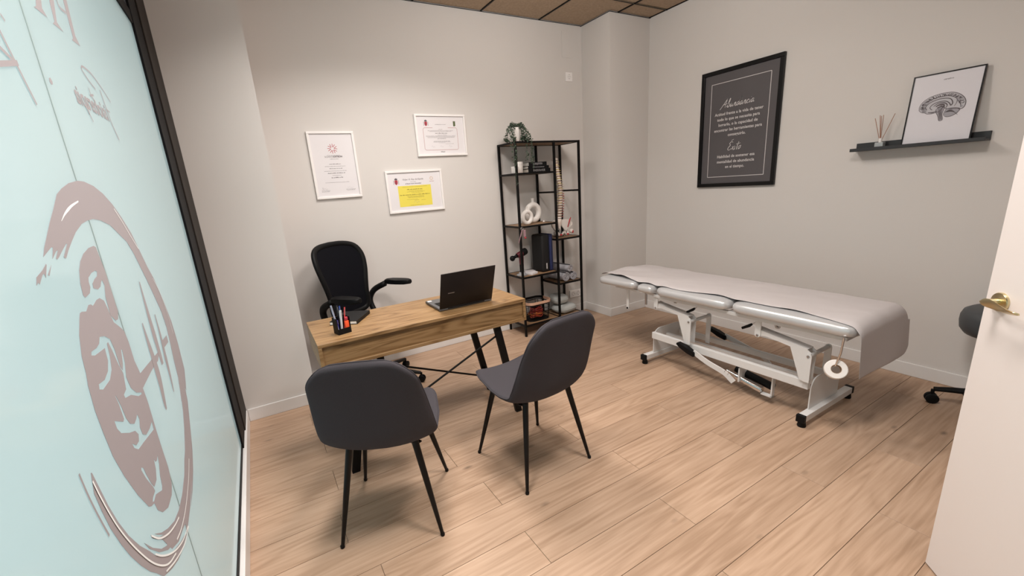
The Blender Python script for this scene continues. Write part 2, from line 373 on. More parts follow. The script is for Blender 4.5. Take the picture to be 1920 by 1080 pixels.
# ------------------------------------------------------------------ logo film outlines on the shop window, in metres (y, z)
FILM = {
 'RING_TOP': [[(0.9447,1.3719),(0.96,1.3857),(1.014,1.4236),(1.0479,1.445),(1.0879,1.4721),(1.121,1.4836),(1.1684,1.4952),(1.2258,1.5023),(1.2666,1.5024),(1.3244,1.495),(1.3809,1.479),(1.4357,1.4539),(1.4875,1.4184),(1.5391,1.3746),(1.6098,1.2716),(1.6489,1.2303),(1.6907,1.1562),(1.7251,1.0692),(1.7281,0.9905),(1.7144,0.9007),(1.6562,0.8472),(1.6468,0.8611),(1.6297,0.8178),(1.5595,0.7503),(1.5047,0.7002),(1.4463,0.6661),(1.3733,0.6416),(1.3155,0.6307),(1.3969,0.6615),(1.3034,0.6344),(1.2112,0.6243),(1.2199,0.6447),(1.1929,0.6523),(1.133,0.6615),(1.0766,0.687),(1.0568,0.7158),(1.039,0.7437),(1.0724,0.7296),(1.1115,0.7165),(1.1488,0.7093),(1.2044,0.6997),(1.268,0.7013),(1.3407,0.7158),(1.3888,0.7398),(1.4197,0.7484),(1.4844,0.7885),(1.5356,0.8304),(1.5717,0.8818),(1.5441,0.8537),(1.5702,0.8825),(1.5935,0.9177),(1.6016,0.9677),(1.6195,1.0229),(1.6324,1.0753),(1.6236,1.1281),(1.5943,1.1792),(1.5605,1.2361),(1.5009,1.3218),(1.4646,1.3571),(1.4101,1.3822),(1.3606,1.405),(1.2983,1.4183),(1.2513,1.4229),(1.21,1.4212),(1.1676,1.4155),(1.1203,1.4015),(1.0883,1.3878),(1.0563,1.3729),(1.0331,1.3602),(1.0262,1.362),(1.0254,1.3642),(1.0589,1.3835),(1.0555,1.3849),(1.0342,1.3771),(1.0046,1.3654),(0.9941,1.3625),(0.991,1.3649),(1.0098,1.3772),(1.0009,1.376),(0.9764,1.3655),(0.9929,1.3828),(0.9877,1.3843)]],
 'RING_LOW': [[(0.8439,1.0346),(0.8473,1.0325),(0.8526,1.0044),(0.8609,0.9604),(0.8737,0.9175),(0.8943,0.8711),(0.9228,0.8255),(0.9561,0.7843),(0.9748,0.7588),(1.0036,0.7295),(1.0406,0.7016),(1.0874,0.6748),(1.1416,0.6513),(1.1962,0.633),(1.2069,0.6244),(1.148,0.6296),(1.0909,0.6438),(1.0393,0.6656),(1.0083,0.6822),(0.9803,0.6983),(0.9552,0.73),(0.9294,0.758),(0.9021,0.7958),(0.8748,0.8422),(0.8562,0.8838),(0.8405,0.93),(0.8337,0.9695),(0.8304,1.0049)]],
 'RING_HOOK': [[(1.1978,0.7013),(1.1488,0.7093),(1.0915,0.7322),(1.046,0.7567),(1.007,0.7846),(1.0192,0.7726),(1.0539,0.7445),(1.0262,0.7607),(0.9862,0.7979),(0.9879,0.7897),(1.0107,0.767),(1.0378,0.7447),(1.0558,0.7196),(1.0534,0.7163),(1.0168,0.738),(0.9761,0.7753),(0.9449,0.8134),(0.9595,0.7867),(0.9998,0.7435),(1.0497,0.707),(1.1119,0.679),(1.1864,0.6542),(1.2015,0.6723)]],
 'CHIP_A': [[(0.9462,1.3611),(0.9258,1.3532),(0.8981,1.346),(0.8888,1.3346),(0.8977,1.3378),(0.9005,1.3345),(0.9202,1.3465),(0.9276,1.3473),(0.9286,1.3404),(0.9461,1.3583)]],
 'CHIP_B': [[(0.9641,1.357),(0.9384,1.3438),(0.9435,1.3415)]],
 'TOE': [[(1.1975,1.3689),(1.2085,1.3648),(1.2187,1.3136),(1.2199,1.2188),(1.2043,1.2052),(1.1869,1.206),(1.165,1.223),(1.1698,1.2629),(1.1867,1.2858),(1.1824,1.2978),(1.1718,1.2947),(1.1606,1.287),(1.1405,1.2842),(1.118,1.2906),(1.12,1.2999),(1.1386,1.3061),(1.1594,1.3092),(1.1678,1.3174),(1.1588,1.3211),(1.1334,1.3197),(1.109,1.3137),(1.1029,1.3057),(1.1025,1.2954),(1.0901,1.2857),(1.0608,1.2824),(1.0538,1.2881),(1.0586,1.31),(1.075,1.3331),(1.0947,1.3477),(1.1228,1.3592),(1.1623,1.3673)]],
 'SOLE': [[(1.0035,1.2566),(1.0113,1.2631),(1.0219,1.2635),(1.0425,1.2594),(1.0632,1.2674),(1.0753,1.2663),(1.084,1.2615),(1.1136,1.2676),(1.1331,1.2674),(1.1538,1.2579),(1.1617,1.2352),(1.17,1.2068),(1.2018,1.1867),(1.2187,1.1735),(1.2266,1.1461),(1.2254,1.0988),(1.2393,1.0618),(1.3538,1.0553),(1.4701,1.0477),(1.4231,1.0318),(1.3325,1.0336),(1.2286,1.0294),(1.2236,1.03),(1.2284,0.9935),(1.2268,0.9572),(1.2238,0.9135),(1.2244,0.8592),(1.2265,0.8104),(1.213,0.7707),(1.1872,0.7558),(1.1363,0.7563),(1.0921,0.7754),(1.0681,0.7986),(1.0617,0.8212),(1.0398,0.8292),(1.0262,0.838),(0.9919,0.8906),(0.9604,0.9554),(0.9428,1.0075),(0.9374,1.0585),(0.9356,1.103),(0.9427,1.1476),(0.9516,1.1677),(0.9583,1.1976),(0.9769,1.2304)],[(1.0654,1.2026),(1.053,1.1925),(1.0332,1.1895),(1.0042,1.1912),(0.9988,1.1857),(1.015,1.1804),(1.0728,1.1772),(1.0681,1.1521),(1.0507,1.1361),(1.0209,1.1287),(0.9879,1.1325),(0.9834,1.124),(0.9994,1.1174),(1.0455,1.1192),(1.0718,1.1317),(1.0857,1.1558),(1.092,1.1809),(1.1002,1.1816),(1.1081,1.1615),(1.1168,1.1289),(1.1284,1.1027),(1.1212,1.0859),(1.1148,1.0708),(1.0915,1.0677),(1.0948,1.059),(1.1325,1.0504),(1.1772,1.0281),(1.203,1.0224),(1.2047,1.0259),(1.171,1.0393),(1.1461,1.0613),(1.1401,1.0818),(1.1388,1.0902),(1.159,1.1178),(1.1676,1.1445),(1.1612,1.1465),(1.1444,1.1194),(1.1315,1.1085),(1.1239,1.1197),(1.1233,1.16),(1.116,1.1834),(1.0932,1.1963)],[(1.0451,1.0858),(1.0495,1.0626),(1.0505,1.0313),(1.0423,1.029),(1.0008,1.0509),(1.0015,1.0342),(1.0137,1.0182),(1.055,0.9974),(1.0884,0.985),(1.1014,0.9699),(1.0908,0.9587),(1.0695,0.9603),(1.0492,0.9755),(1.0536,0.9626),(1.0733,0.9483),(1.1137,0.9428),(1.2086,0.927),(1.211,0.9462),(1.1814,0.9427),(1.1458,0.9449),(1.1258,0.9571),(1.1228,0.9759),(1.135,0.9904),(1.132,1.0038),(1.1168,0.9992),(1.0973,0.9971),(1.0745,1.0084),(1.0623,1.0271),(1.0577,1.0559),(1.0487,1.0827)],[(1.0558,0.915),(1.0509,0.9113),(1.0619,0.884),(1.085,0.8478),(1.0891,0.8344),(1.0656,0.8344),(1.0537,0.8305),(1.064,0.8249),(1.0864,0.8271),(1.1325,0.8068),(1.1426,0.8132),(1.1496,0.8351),(1.1689,0.8571),(1.1776,0.8745),(1.1619,0.8687),(1.15,0.8721),(1.1442,0.8829),(1.1373,0.8614),(1.1191,0.8435),(1.093,0.8425),(1.0824,0.8567),(1.0695,0.8895),(1.0657,0.9072)]],
 'LETTER_A': [[(1.3261,1.8713),(1.362,1.8843),(1.3476,1.8588),(1.3669,1.8477),(1.2948,1.8435),(1.3111,1.8499)]],
 'LETTER_B': [[(1.4219,1.906),(1.4595,1.9196),(1.4285,1.8591),(1.4592,1.8484),(1.3954,1.8457),(1.4112,1.8549)]],
 'LETTER_C': [[(1.5432,1.9499),(1.5758,1.9617),(1.5579,1.87),(1.5791,1.8526),(1.5163,1.8485),(1.5314,1.8575)]],
 'SPOT': [[(1.2505,1.7024),(1.2588,1.7056),(1.2646,1.6992),(1.262,1.693),(1.2533,1.6911),(1.2472,1.6953)]],
}
STROKES = {
 'spike': [([(1.4709,1.2474),(1.464,1.1788),(1.4604,1.1011),(1.4594,1.0359),(1.4581,1.0088)],(0.002,0.0125,0.008)),([(1.3789,1.1518),(1.3794,1.1055),(1.3834,1.0422),(1.379,0.9838),(1.3626,0.9295),(1.3623,0.9103)],(0.002,0.015,0.004)),([(1.5311,1.1403),(1.5259,1.0791),(1.5097,1.0073),(1.5004,0.953),(1.4887,0.9096)],(0.002,0.01,0.003)),([(1.5113,1.0493),(1.5973,1.0466)],(0.014,0.014,0.014))],
 'thin': [([(0.808,1.0553),(0.8083,1.0455),(0.811,1.0123),(0.8178,0.9709),(0.8282,0.9247)],0.003),([(1.4798,1.9241),(1.4885,1.9102),(1.5328,1.9122)],0.004),([(1.1007,1.7657),(1.1119,1.7587)],0.003),([(1.0672,1.7446),(1.0749,1.7311),(1.0952,1.6956),(1.1126,1.6651),(1.1328,1.6312)],0.004),([(1.0391,1.7065),(1.0528,1.7015),(1.0942,1.691)],0.004),([(1.0095,1.6664),(1.0314,1.6729),(1.1058,1.6929)],0.009)],
 'script': [([(1.6054,1.757),(1.5596,1.7686),(1.5257,1.7831),(1.5243,1.789),(1.5438,1.7964),(1.6084,1.7948),(1.6764,1.7773),(1.7445,1.7506)],0.002),([(1.6536,1.7654),(1.6664,1.7178),(1.6844,1.6765),(1.7161,1.6418)],0.0028),([(1.5369,1.7457),(1.5423,1.7289),(1.5641,1.7166)],0.002),([(1.5284,1.7262),(1.5644,1.734)],0.002),([(1.4582,1.6873),(1.4735,1.6711),(1.4858,1.6564)],0.002),([(1.658,1.7163),(1.695,1.7147)],0.002)],
 'pale': [([(1.1895,1.4604),(1.1403,1.4507),(1.0977,1.4379),(1.0673,1.4248)],(0.001,0.006,0.001)),([(1.4351,1.4436),(1.477,1.4094),(1.5188,1.3693),(1.5654,1.3291)],0.0025),([(1.6323,1.2328),(1.6755,1.1761),(1.6957,1.0986),(1.6955,1.0364)],0.0018),([(1.4339,0.7132),(1.361,0.6848),(1.2612,0.665),(1.1771,0.6648),(1.1223,0.6752)],0.003),([(1.2316,0.6287),(1.1676,0.6395),(1.103,0.6646),(1.0476,0.697),(1.0045,0.7301),(0.9757,0.7594)],0.003),([(0.8374,1.0227),(0.8433,0.9898),(0.8548,0.943),(0.8712,0.8967),(0.9011,0.8364),(0.9442,0.7684),(0.9879,0.7195),(1.0315,0.6874),(1.0875,0.6654)],0.003),([(1.2359,0.6253),(1.1654,0.6281),(1.0745,0.6582),(0.9992,0.6935)],0.003),([(0.985,0.797),(1.0237,0.7591),(1.0808,0.7258),(1.1394,0.7039),(1.1826,0.6931)],0.003)],
}

# ------------------------------------------------------------------ shop window with frosted film
def film_mat():
    m = bpy.data.materials.new('frosted_film'); m.use_nodes = True; nt = m.node_tree; nt.nodes.clear()
    o = nt.nodes.new('ShaderNodeOutputMaterial'); t = nt.nodes.new('ShaderNodeBsdfTranslucent'); t.inputs[0].default_value = (0.80, 0.87, 0.86, 1)
    d = nt.nodes.new('ShaderNodeBsdfDiffuse'); d.inputs[0].default_value = (0.62, 0.70, 0.70, 1)
    g = nt.nodes.new('ShaderNodeBsdfGlossy'); g.inputs['Roughness'].default_value = 0.10
    a = nt.nodes.new('ShaderNodeMixShader'); a.inputs[0].default_value = 0.25
    nt.links.new(t.outputs[0], a.inputs[1]); nt.links.new(d.outputs[0], a.inputs[2])
    f = nt.nodes.new('ShaderNodeFresnel'); f.inputs[0].default_value = 1.28
    b = nt.nodes.new('ShaderNodeMixShader'); nt.links.new(f.outputs[0], b.inputs[0]); nt.links.new(a.outputs[0], b.inputs[1]); nt.links.new(g.outputs[0], b.inputs[2])
    nt.links.new(b.outputs[0], o.inputs[0]); return m
def clear_mat():
    m = bpy.data.materials.new('clear_glass'); m.use_nodes = True; nt = m.node_tree; nt.nodes.clear()
    o = nt.nodes.new('ShaderNodeOutputMaterial'); t = nt.nodes.new('ShaderNodeBsdfTransparent'); t.inputs[0].default_value = (0.93, 0.97, 0.96, 1)
    g = nt.nodes.new('ShaderNodeBsdfGlossy'); g.inputs['Roughness'].default_value = 0.02
    f = nt.nodes.new('ShaderNodeFresnel'); f.inputs[0].default_value = 1.4
    b = nt.nodes.new('ShaderNodeMixShader'); nt.links.new(f.outputs[0], b.inputs[0]); nt.links.new(t.outputs[0], b.inputs[1]); nt.links.new(g.outputs[0], b.inputs[2])
    nt.links.new(b.outputs[0], o.inputs[0]); return m
M_film, M_clear = film_mat(), clear_mat()
M_bronze = new_mat('dark_bronze_frame', (0.020, 0.015, 0.012), rough=0.6, spec=.2)
M_winblack = new_mat('window_black', (0.004, 0.004, 0.005), rough=0.6, spec=.15)
win = struct('window_1', BX(-0.36, -0.285, 2.83, YP-0.001, 0.0, ZC-.004, bev=.002), M_bronze)
ys = 1.222
for a, b in ((YN-1.3, -0.42), (-0.414, ys-.002), (ys+.002, 2.62)):
    obj('glass_pane', BX(-0.309, -0.3015, a, b, 0.10, 2.26), M_clear, win)
    bm = NB(); vs = [bm.verts.new(p) for p in ((-.3005, a, .10), (-.3005, b, .10), (-.3005, b, 2.26), (-.3005, a, 2.26))]; bm.faces.new(vs)
    obj('frosted_film', bm, M_film, win, recalc=False)
obj('pane_joint', BX(-0.3095, -0.300, ys-.002, ys+.002, 0.10, 2.26), new_mat('joint_silicone', (.26, .34, .34), .5), win)
obj('frame_post', BX(-0.345, -0.291, 2.61, 2.829, 0.0, ZC-.004, bev=.002), M_winblack, win)
obj('bottom_rail', BX(-0.345, -0.2985, YN-1.3, 2.61, 0.0, 0.115, bev=.002), M_winblack, win)
obj('top_rail', BX(-0.345, -0.294, YN-1.3, 2.609, 2.235, 2.29, bev=.002), M_winblack, win)
obj('transom_panel', BX(-0.335, -0.300, YN-1.3, 2.609, 2.291, ZC-.004), new_mat('smoked_panel', (.035, .04, .05), .3), win)
PW = Plane((-0.2999, 0, 0), (0, 1, 0), (0, 0, 1))
def film_part(name, keys, mat=M_vinylfilm, n0=0.0):
    bm = NB()
    for k in keys: flat_poly(bm, PW, FILM[k][0], FILM[k][1:], n0=n0, th=.0003)
    return obj(name, bm, mat, win)
def fix_winding():
    for k, L in FILM.items():
        for i, l in enumerate(L):
            A = sum(l[j][0]*l[(j+1) % len(l)][1]-l[(j+1) % len(l)][0]*l[j][1] for j in range(len(l)))
            if (A < 0) == (i == 0): L[i] = l[::-1]
fix_winding()
film_part('logo_ring', ['RING_TOP', 'CHIP_A', 'CHIP_B']); film_part('logo_ring', ['RING_LOW'], n0=.0001); film_part('logo_ring', ['RING_HOOK'], n0=.0002)
film_part('logo_sole', ['SOLE']); film_part('logo_toe', ['TOE']); film_part('logo_dot', ['SPOT'])
for k in 'ABC': film_part('logo_letter', ['LETTER_'+k])
def strokes_part(name, key, mat, n0=.0003):
    bm = NB()
    kk = 3.0 if key == 'spike' else 1.7
    for i, (pts, w) in enumerate(STROKES[key]):
        w = (max(w[0], .003)*kk, w[1]*kk, w[2]*kk) if isinstance(w, tuple) else w*(kk if w < .008 else 1)
        if key == 'spike' and i == 3: w = .022
        if key == 'pale': w = tuple(a*.6 for a in w) if isinstance(w, tuple) else w*.8
        ribbon(bm, PW, pts, w, n0=n0+.00015*i, th=.0002)
    return obj(name, bm, mat, win)
strokes_part('logo_spikes', 'spike', M_vinylfilm); strokes_part('logo_lines', 'thin', M_vinylfilm); strokes_part('logo_gap_lines', 'pale', M_filmgap, n0=.0004)  # gaps in the film, drawn as pale strokes for the bright glass behind
bm = NB()
for i, (pts, w) in enumerate(STROKES['script']): ribbon(bm, PW, pts, w*2.6, n0=.0003+.0001*i, th=.0002)
me = text_obj('script', 'isioterapia', 0.060, M_vinylfilm, None, PW, 1.665, 1.686, align='LEFT', bold=.0012, shear=0.35, mirror=True, rot=0.0, sx=1.05, n0=.0003)
join_meshes('logo_script', [me], M_vinylfilm, win, bm)
struct('pavement', BX(-9, -0.42, -8, 10, -0.3, -0.15), new_mat('pavement_concrete', (.30, .30, .30), .9, noise_amt=.1))

# ------------------------------------------------------------------ door, open towards the camera
A0 = Vector((1.863, 0.338, 0)); dd = Vector((-0.696, -0.718, 0)).normalized(); nn = Vector((-dd.y, dd.x, 0))   # nn points behind the leaf
if nn.x < 0: nn = -nn
DL, DT, DH = 0.84, 0.04, 2.08
Td = Matrix((dd, nn, Vector((0, 0, 1)))).transposed().to_4x4(); Td.translation = A0
bm = NB(); box(bm, 0, DL, 0, DT, 0.006, DH, bev=.0015, seg=1, mat=Td); door = struct('door_1', bm, M_door)
hz, hb = 1.0, 0.053
def door_lathe(bm, prof): lathe(bm, prof, seg=32, mat=Td @ Matrix.Translation((hb, 0, hz)) @ Matrix.Rotation(PI/2, 4, 'X'))
bm = NB(); door_lathe(bm, [(.028, 0), (.028, .005), (.0265, .0075), (.010, .009), (.010, .035), (.0085, .038)]); rose = obj('door_rose', bm, M_brass, door, smooth=.6)
bm = NB(); rings = []                                              # twisted ribbon lever
for i in range(25):
    t = i/24; x = -0.010+0.124*t; tw = math.radians(-10+75*t); w = 0.0125*(1-abs(2*t-1)**4)**.5+.0015; z0 = 0.002*math.sin(2*PI*t)-0.002*t
    ring = []
    for k in range(12):
        a = 2*PI*k/12; p = Vector((0, math.cos(a)*w, math.sin(a)*.0032)); p = Matrix.Rotation(tw+PI/2, 3, 'X') @ p
        ring.append(bm.verts.new(Td @ (Vector((hb+x, -0.042, hz+z0))+p)))
    rings.append(ring)
for a, b in zip(rings, rings[1:]):
    for k in range(12): bm.faces.new((a[k], a[(k+1) % 12], b[(k+1) % 12], b[k]))
bm.faces.new(rings[0][::-1]); bm.faces.new(rings[-1]); obj('door_handle', bm, M_brass, door, smooth=.9)

# ------------------------------------------------------------------ desk
DX0, DX1, DY0, DY1, DZ0, DZ1 = 0.150, 1.348, 2.108, 2.585, 0.612, 0.75
desk = thing('desk', 'oak desk with a recessed front panel on black trestle legs', 'desk', (DX0, DY0, 0))
def loc(o, t=desk): o.matrix_parent_inverse = Matrix.Translation(-t.location); return o
loc(obj('desktop', BX(DX0, DX1, DY0, DY1, DZ1-.018, DZ1, bev=.001, seg=1), M_desk, desk))
for x in (DX0, DX1-.018): loc(obj('side_panel', BX(x, x+.018, DY0, DY1, DZ0, DZ1-.0185, bev=.001, seg=1), M_desk, desk))
loc(obj('front_panel', BX(DX0+.0185, DX1-.0185, DY0+.014, DY0+.03, DZ0+.0185, DZ1-.0185), M_desk, desk))
loc(obj('bottom_panel', BX(DX0+.0185, DX1-.0185, DY0, DY1, DZ0, DZ0+.018, bev=.001, seg=1), M_desk, desk))
for s, xt, xb in ((-1, DX0+.20, .222), (1, DX1-.20, 1.262)):
    for yt, yb2 in ((DY0+.03, 2.135), (DY1-.04, 2.52)):
        bm = NB(); bar(bm, (xt, yt, DZ0), (xb, yb2, 0.004), .022, .042, upv=(1, 0, 0)); loc(obj('leg', bm, M_blackmetal, desk))
        bm = NB(); box(bm, xb-.02, xb+.02, yb2-.014, yb2+.014, 0, .006); loc(obj('foot_pad', bm, M_plastic, desk))
    f = .13/DZ0; bm = NB(); bar(bm, (xb+(xt-xb)*.27, 2.135, .165), (xb+(xt-xb)*.27, 2.52, .165), .012, .04); loc(obj('cross_bar', bm, M_blackmetal, desk))
    bm = NB(); bar(bm, (xt, DY0+.02, DZ0-.006), (xt, DY1-.03, DZ0-.006), .05, .01); loc(obj('mount_plate', bm, M_blackmetal, desk))
for a, b in (((1.152, 2.15, .545), (.25, 2.16, .155)), ((1.236, 2.34, .165), (.365, 2.30, .545))):
    bm = NB(); tube(bm, [a, b], .006, 8); loc(obj('brace_rod', bm, M_blackmetal, desk, smooth=1))

# ------------------------------------------------------------------ upholstered chairs
def chair_rows():
    ctrl = [(0.240, 0.425, 0), (0.228, 0.448, 0), (0.19, 0.458, 0), (0.10, 0.452, 0), (0.0, 0.442, 0), (-0.11, 0.436, 0), (-0.180, 0.450, 0), (-0.222, 0.50, 0), (-0.243, 0.57, 0), (-0.262, 0.66, 0), (-0.282, 0.75, 0), (-0.298, 0.82, 0), (-0.308, 0.868, 0)]
    dense = smooth_path(ctrl, 14); cum = [0]
    for a, b in zip(dense, dense[1:]): cum.append(cum[-1]+(b-a).length)
    Lt = cum[-1]; NR, NC = 56, 26; rows = []
    def at(s):
        s = max(0, min(Lt, s))
        for i in range(len(cum)-1):
            if cum[i+1] >= s: f = (s-cum[i])/max(1e-9, cum[i+1]-cum[i]); return dense[i].lerp(dense[i+1], f)
        return dense[-1]
    for i in range(NR+1):
        u = .5-.5*math.cos(PI*(.02+.96*i/NR)); u = (u-.5)/.9980+.5; u = max(0, min(1, u*.55+(i/NR)*.45))
        s = u*Lt; p = at(s); d = (at(s+.01)-at(s-.01)).normalized()
        if u < .38: Wd = .196+.036*min(1, u/.28)
        elif u < .60: Wd = .232+.003*math.sin((u-.38)/.22*PI)
        else: Wd = .232-.042*((u-.60)/.40)**1.2
        rnd_ = lambda e: (1-(1-e)**2)**.5 if e < 1 else 1
        hw = Wd-.095*(1-rnd_(min(1, s/.12)))-.095*(1-rnd_(min(1, (Lt-s)/.105)))
        back = max(0, min(1, (u-.36)/.18)); lift = .026*(1-back)+.055*back*(1-.9*max(0, (u-.6)/.4))
        row = []
        for j in range(NC+1):
            t = math.sin((2*j/NC-1)*PI/2)
            inward = Vector((d.y, -d.x, 0)); inward = inward if inward.dot(Vector((0.0, 0.62, 0))-Vector((p.x, p.y-.0, 0))) > 0 else -inward
            q = p+inward*(lift*abs(t)**2.4)
            tl = max(0, (u-.74)/.26); row.append((Vector((t*hw, q.x, q.y-.034*tl**2*min(1.2, abs(t*hw)/.19)**2.5)), t, u, s))
        rows.append(row)
    return rows, Lt
CH_ROWS, CH_L = chair_rows()
def make_chair(label, loc_, ang):
    t = thing('chair', label, 'chair', loc_, ang, group='grey upholstered chairs at the desk')
    R0, NRr, NCc = CH_ROWS, len(CH_ROWS), len(CH_ROWS[0])
    F_, B_ = [], []
    for i in range(NRr):
        fr, bk = [], []
        for j in range(NCc):
            P, tt_, u, s = R0[i][j]
            du = R0[min(i+1, NRr-1)][j][0]-R0[max(i-1, 0)][j][0]; dv = R0[i][min(j+1, NCc-1)][0]-R0[i][max(j-1, 0)][0]
            n = dv.cross(du); n = n.normalized() if n.length > 1e-9 else Vector((0, 0, 1))
            e = min(s, CH_L-s)/.022; ke = (1-(1-min(1, e))**2)**.5 if e < 1 else 1
            ks = (1-abs(tt_)**14)**.5 if abs(tt_) < 1 else 0
            k = .0165*ke*ks+.0005
            fr.append(P+n*k); bk.append(P-n*k)
        F_.append(fr); B_.append(bk)
    def part(i0, i1, name):
        bm = NB(); f = [[bm.verts.new(v) for v in r] for r in F_[i0:i1+1]]; b = [[bm.verts.new(v) for v in r] for r in B_[i0:i1+1]]
        for G2, fl in ((f, 0), (b, 1)):
            for r1, r2_ in zip(G2, G2[1:]):
                for j in range(NCc-1):
                    q = (r1[j], r1[j+1], r2_[j+1], r2_[j]); bm.faces.new(q if fl == 0 else q[::-1])
        for r in (0, -1):
            for j in range(NCc-1): bm.faces.new((f[r][j], f[r][j+1], b[r][j+1], b[r][j]))
        for k2 in range(len(f)-1):
            for j in (0, -1): bm.faces.new((f[k2][j], f[k2+1][j], b[k2+1][j], b[k2][j]))
        bmesh.ops.remove_doubles(bm, verts=bm.verts, dist=.0002)
        return obj(name, bm, M_fabric, t, smooth=1.2)
    k = int(NRr*.42); part(0, k, 'seat'); part(k, NRr-1, 'backrest')
    bm = NB(); mid = [[(F_[i][j]+B_[i][j])/2 for j in range(NCc)] for i in range(NRr)]
    loopp = [r[-1] for r in mid]+mid[-1][::-1][1:-1]+[r[0] for r in mid[::-1]]+mid[0][1:-1]
    lp2 = [loopp[0]]
    for q in loopp[1:]:
        if (q-lp2[-1]).length > .012: lp2.append(q)
    tube(bm, lp2, .0028, 6, closed=True); obj('piping', bm, M_fabric, t, smooth=3)
    for sx in (-1, 1):
        for sy in (-1, 1):
            bm = NB(); top = Vector((sx*.135, sy*.13-.01, .424)); ft = Vector((sx*.211, sy*.213, .004))
            tube(bm, [top, top.lerp(ft, .5), ft], [.0150, .0122, .0075], 14)
            l = obj('leg', bm, M_legmetal, t, smooth=.8)
            bm = NB(); lathe(bm, [(.0085, 0), (.0095, .004), (.009, .012)], center=(ft.x, ft.y, 0), seg=12); obj('foot_cap', bm, M_plastic, l, smooth=1)
    bm = NB(); bar(bm, (-.15, -.13, .412), (.15, .11, .412), .03, .006); bar(bm, (.15, -.13, .4055), (-.15, .11, .4055), .03, .006)
    obj('under_frame', bm, M_legmetal, t)
    return t
make_chair('dark grey upholstered chair with black legs, nearest the frosted window', (0.347, 1.745, 0), math.radians(-25.5))
make_chair('dark grey upholstered chair with black legs, right of the other, in mid-floor', (1.072, 1.69, 0), math.radians(5))

# ------------------------------------------------------------------ office chair behind the desk
oc = thing('office_chair', 'black mesh-back office chair on castors behind the oak desk', 'chair', (0.645, 3.13, 0), math.radians(36))
# local: sitter faces -y
def seatlike(poly, z0, z1, bev=.02):
    bm = NB(); prism(bm, poly, 'z', z0, z1); g = bmesh.ops.bevel(bm, geom=[e for e in bm.edges], offset=bev, segments=3, profile=.6, affect='EDGES'); return bm
def rrect(x0, x1, y0, y1, r, n=5):
    P = []
    for cx, cy, a0 in ((x1-r, y1-r, 0), (x0+r, y1-r, 90), (x0+r, y0+r, 180), (x1-r, y0+r, 270)):
        for i in range(n+1): a = math.radians(a0+90*i/n); P.append((cx+r*math.cos(a), cy+r*math.sin(a)))
    return P
bm = seatlike(rrect(-.245, .245, -.25, .22, .09), .44, .52, .025); obj('seat', bm, M_plastic, oc, smooth=1)
def back_pt(x, z):   # curved back surface, lumbar forward, leaning back at the top
    y = .235+.10*((z-.62)/.5)**2*(1 if z > .62 else .3)+.0-.10*(x/.25)**2*.55
    return Vector((x, y, z))
outl = smooth_path([(.0, 1.092, 0), (.12, 1.085, 0), (.20, 1.055, 0), (.230, .985, 0), (.222, .89, 0), (.200, .79, 0), (.185, .70, 0), (.185, .62, 0), (.15, .565, 0), (0, .555, 0)], 4)
half = [(p.x, p.y) for p in outl]; full = half+[(-x, z) for x, z in half[::-1][1:-1]]
bm = NB(); tube(bm, [back_pt(x, z) for x, z in full], .017, 10, closed=True, flat=1.3); obj('back_frame', bm, M_plastic, oc, smooth=3)
M_mesh = new_mat('black_mesh_fabric', (.005, .005, .0075), .85, spec=.1, bump=.6, bscale=1400)
bm = NB(); R_ = []
for i in range(15):
    s = i/14; 
    R_.append([bm.verts.new(back_pt(x*s, .80+(z-.80)*s)+Vector((0, -.004, 0))) for x, z in full])
for a, b in zip(R_[1:], R_[2:]):
    for j in range(len(full)): bm.faces.new((a[j], a[(j+1) % len(full)], b[(j+1) % len(full)], b[j]))
bm.faces.new(R_[1]); bmesh.ops.delete(bm, geom=R_[0], context='VERTS')
o = obj('back_mesh', bm, M_mesh, oc, smooth=3); so = o.modifiers.new('t', 'SOLIDIFY'); so.thickness = .006; so.offset = 0
bm = NB(); P = [back_pt(x*.82, .80+(z-.80)*.82)+Vector((0, .012, 0)) for x, z in full]; tube(bm, P, .007, 6, closed=True); obj('inner_rim', bm, M_plastic, oc, smooth=3)
bm = NB(); tube(bm, smooth_path([(0, .06, .43), (0, .25, .43), (0, .30, .52), (0, .275, .70)], 5), [.03]*15+[.02], 10, flat=.6); obj('spine_bar', bm, M_plastic, oc, smooth=3)
for s in (-1, 1):
    bm = NB(); tube(bm, smooth_path([(s*.20, .10, .435), (s*.232, .19, .50), (s*.245, .235, .60), (s*.268, .20, .68), (s*.285, .09, .735)], 4), .021, 8, flat=1.2); arm = obj('armrest', bm, M_plastic, oc, smooth=3)
    poly = smooth_path([(s*.285-.036, .07, 0), (s*.285-.045, -.05, 0), (s*.285-.03, -.145, 0), (s*.285, -.16, 0), (s*.285+.03, -.145, 0), (s*.285+.045, -.05, 0), (s*.285+.036, .07, 0), (s*.285, .09, 0)], 3)
    bm = seatlike([(p.x, p.y) for p in poly[:-1]], .738, .772, .012); obj('arm_pad', bm, M_plastic, arm, smooth=1)
bm = NB(); lathe(bm, [(.028, .10), (.028, .30), (.016, .301), (.016, .42), (.05, .425), (.05, .44)], seg=20); obj('gas_column', bm, M_plastic, oc, smooth=.7)
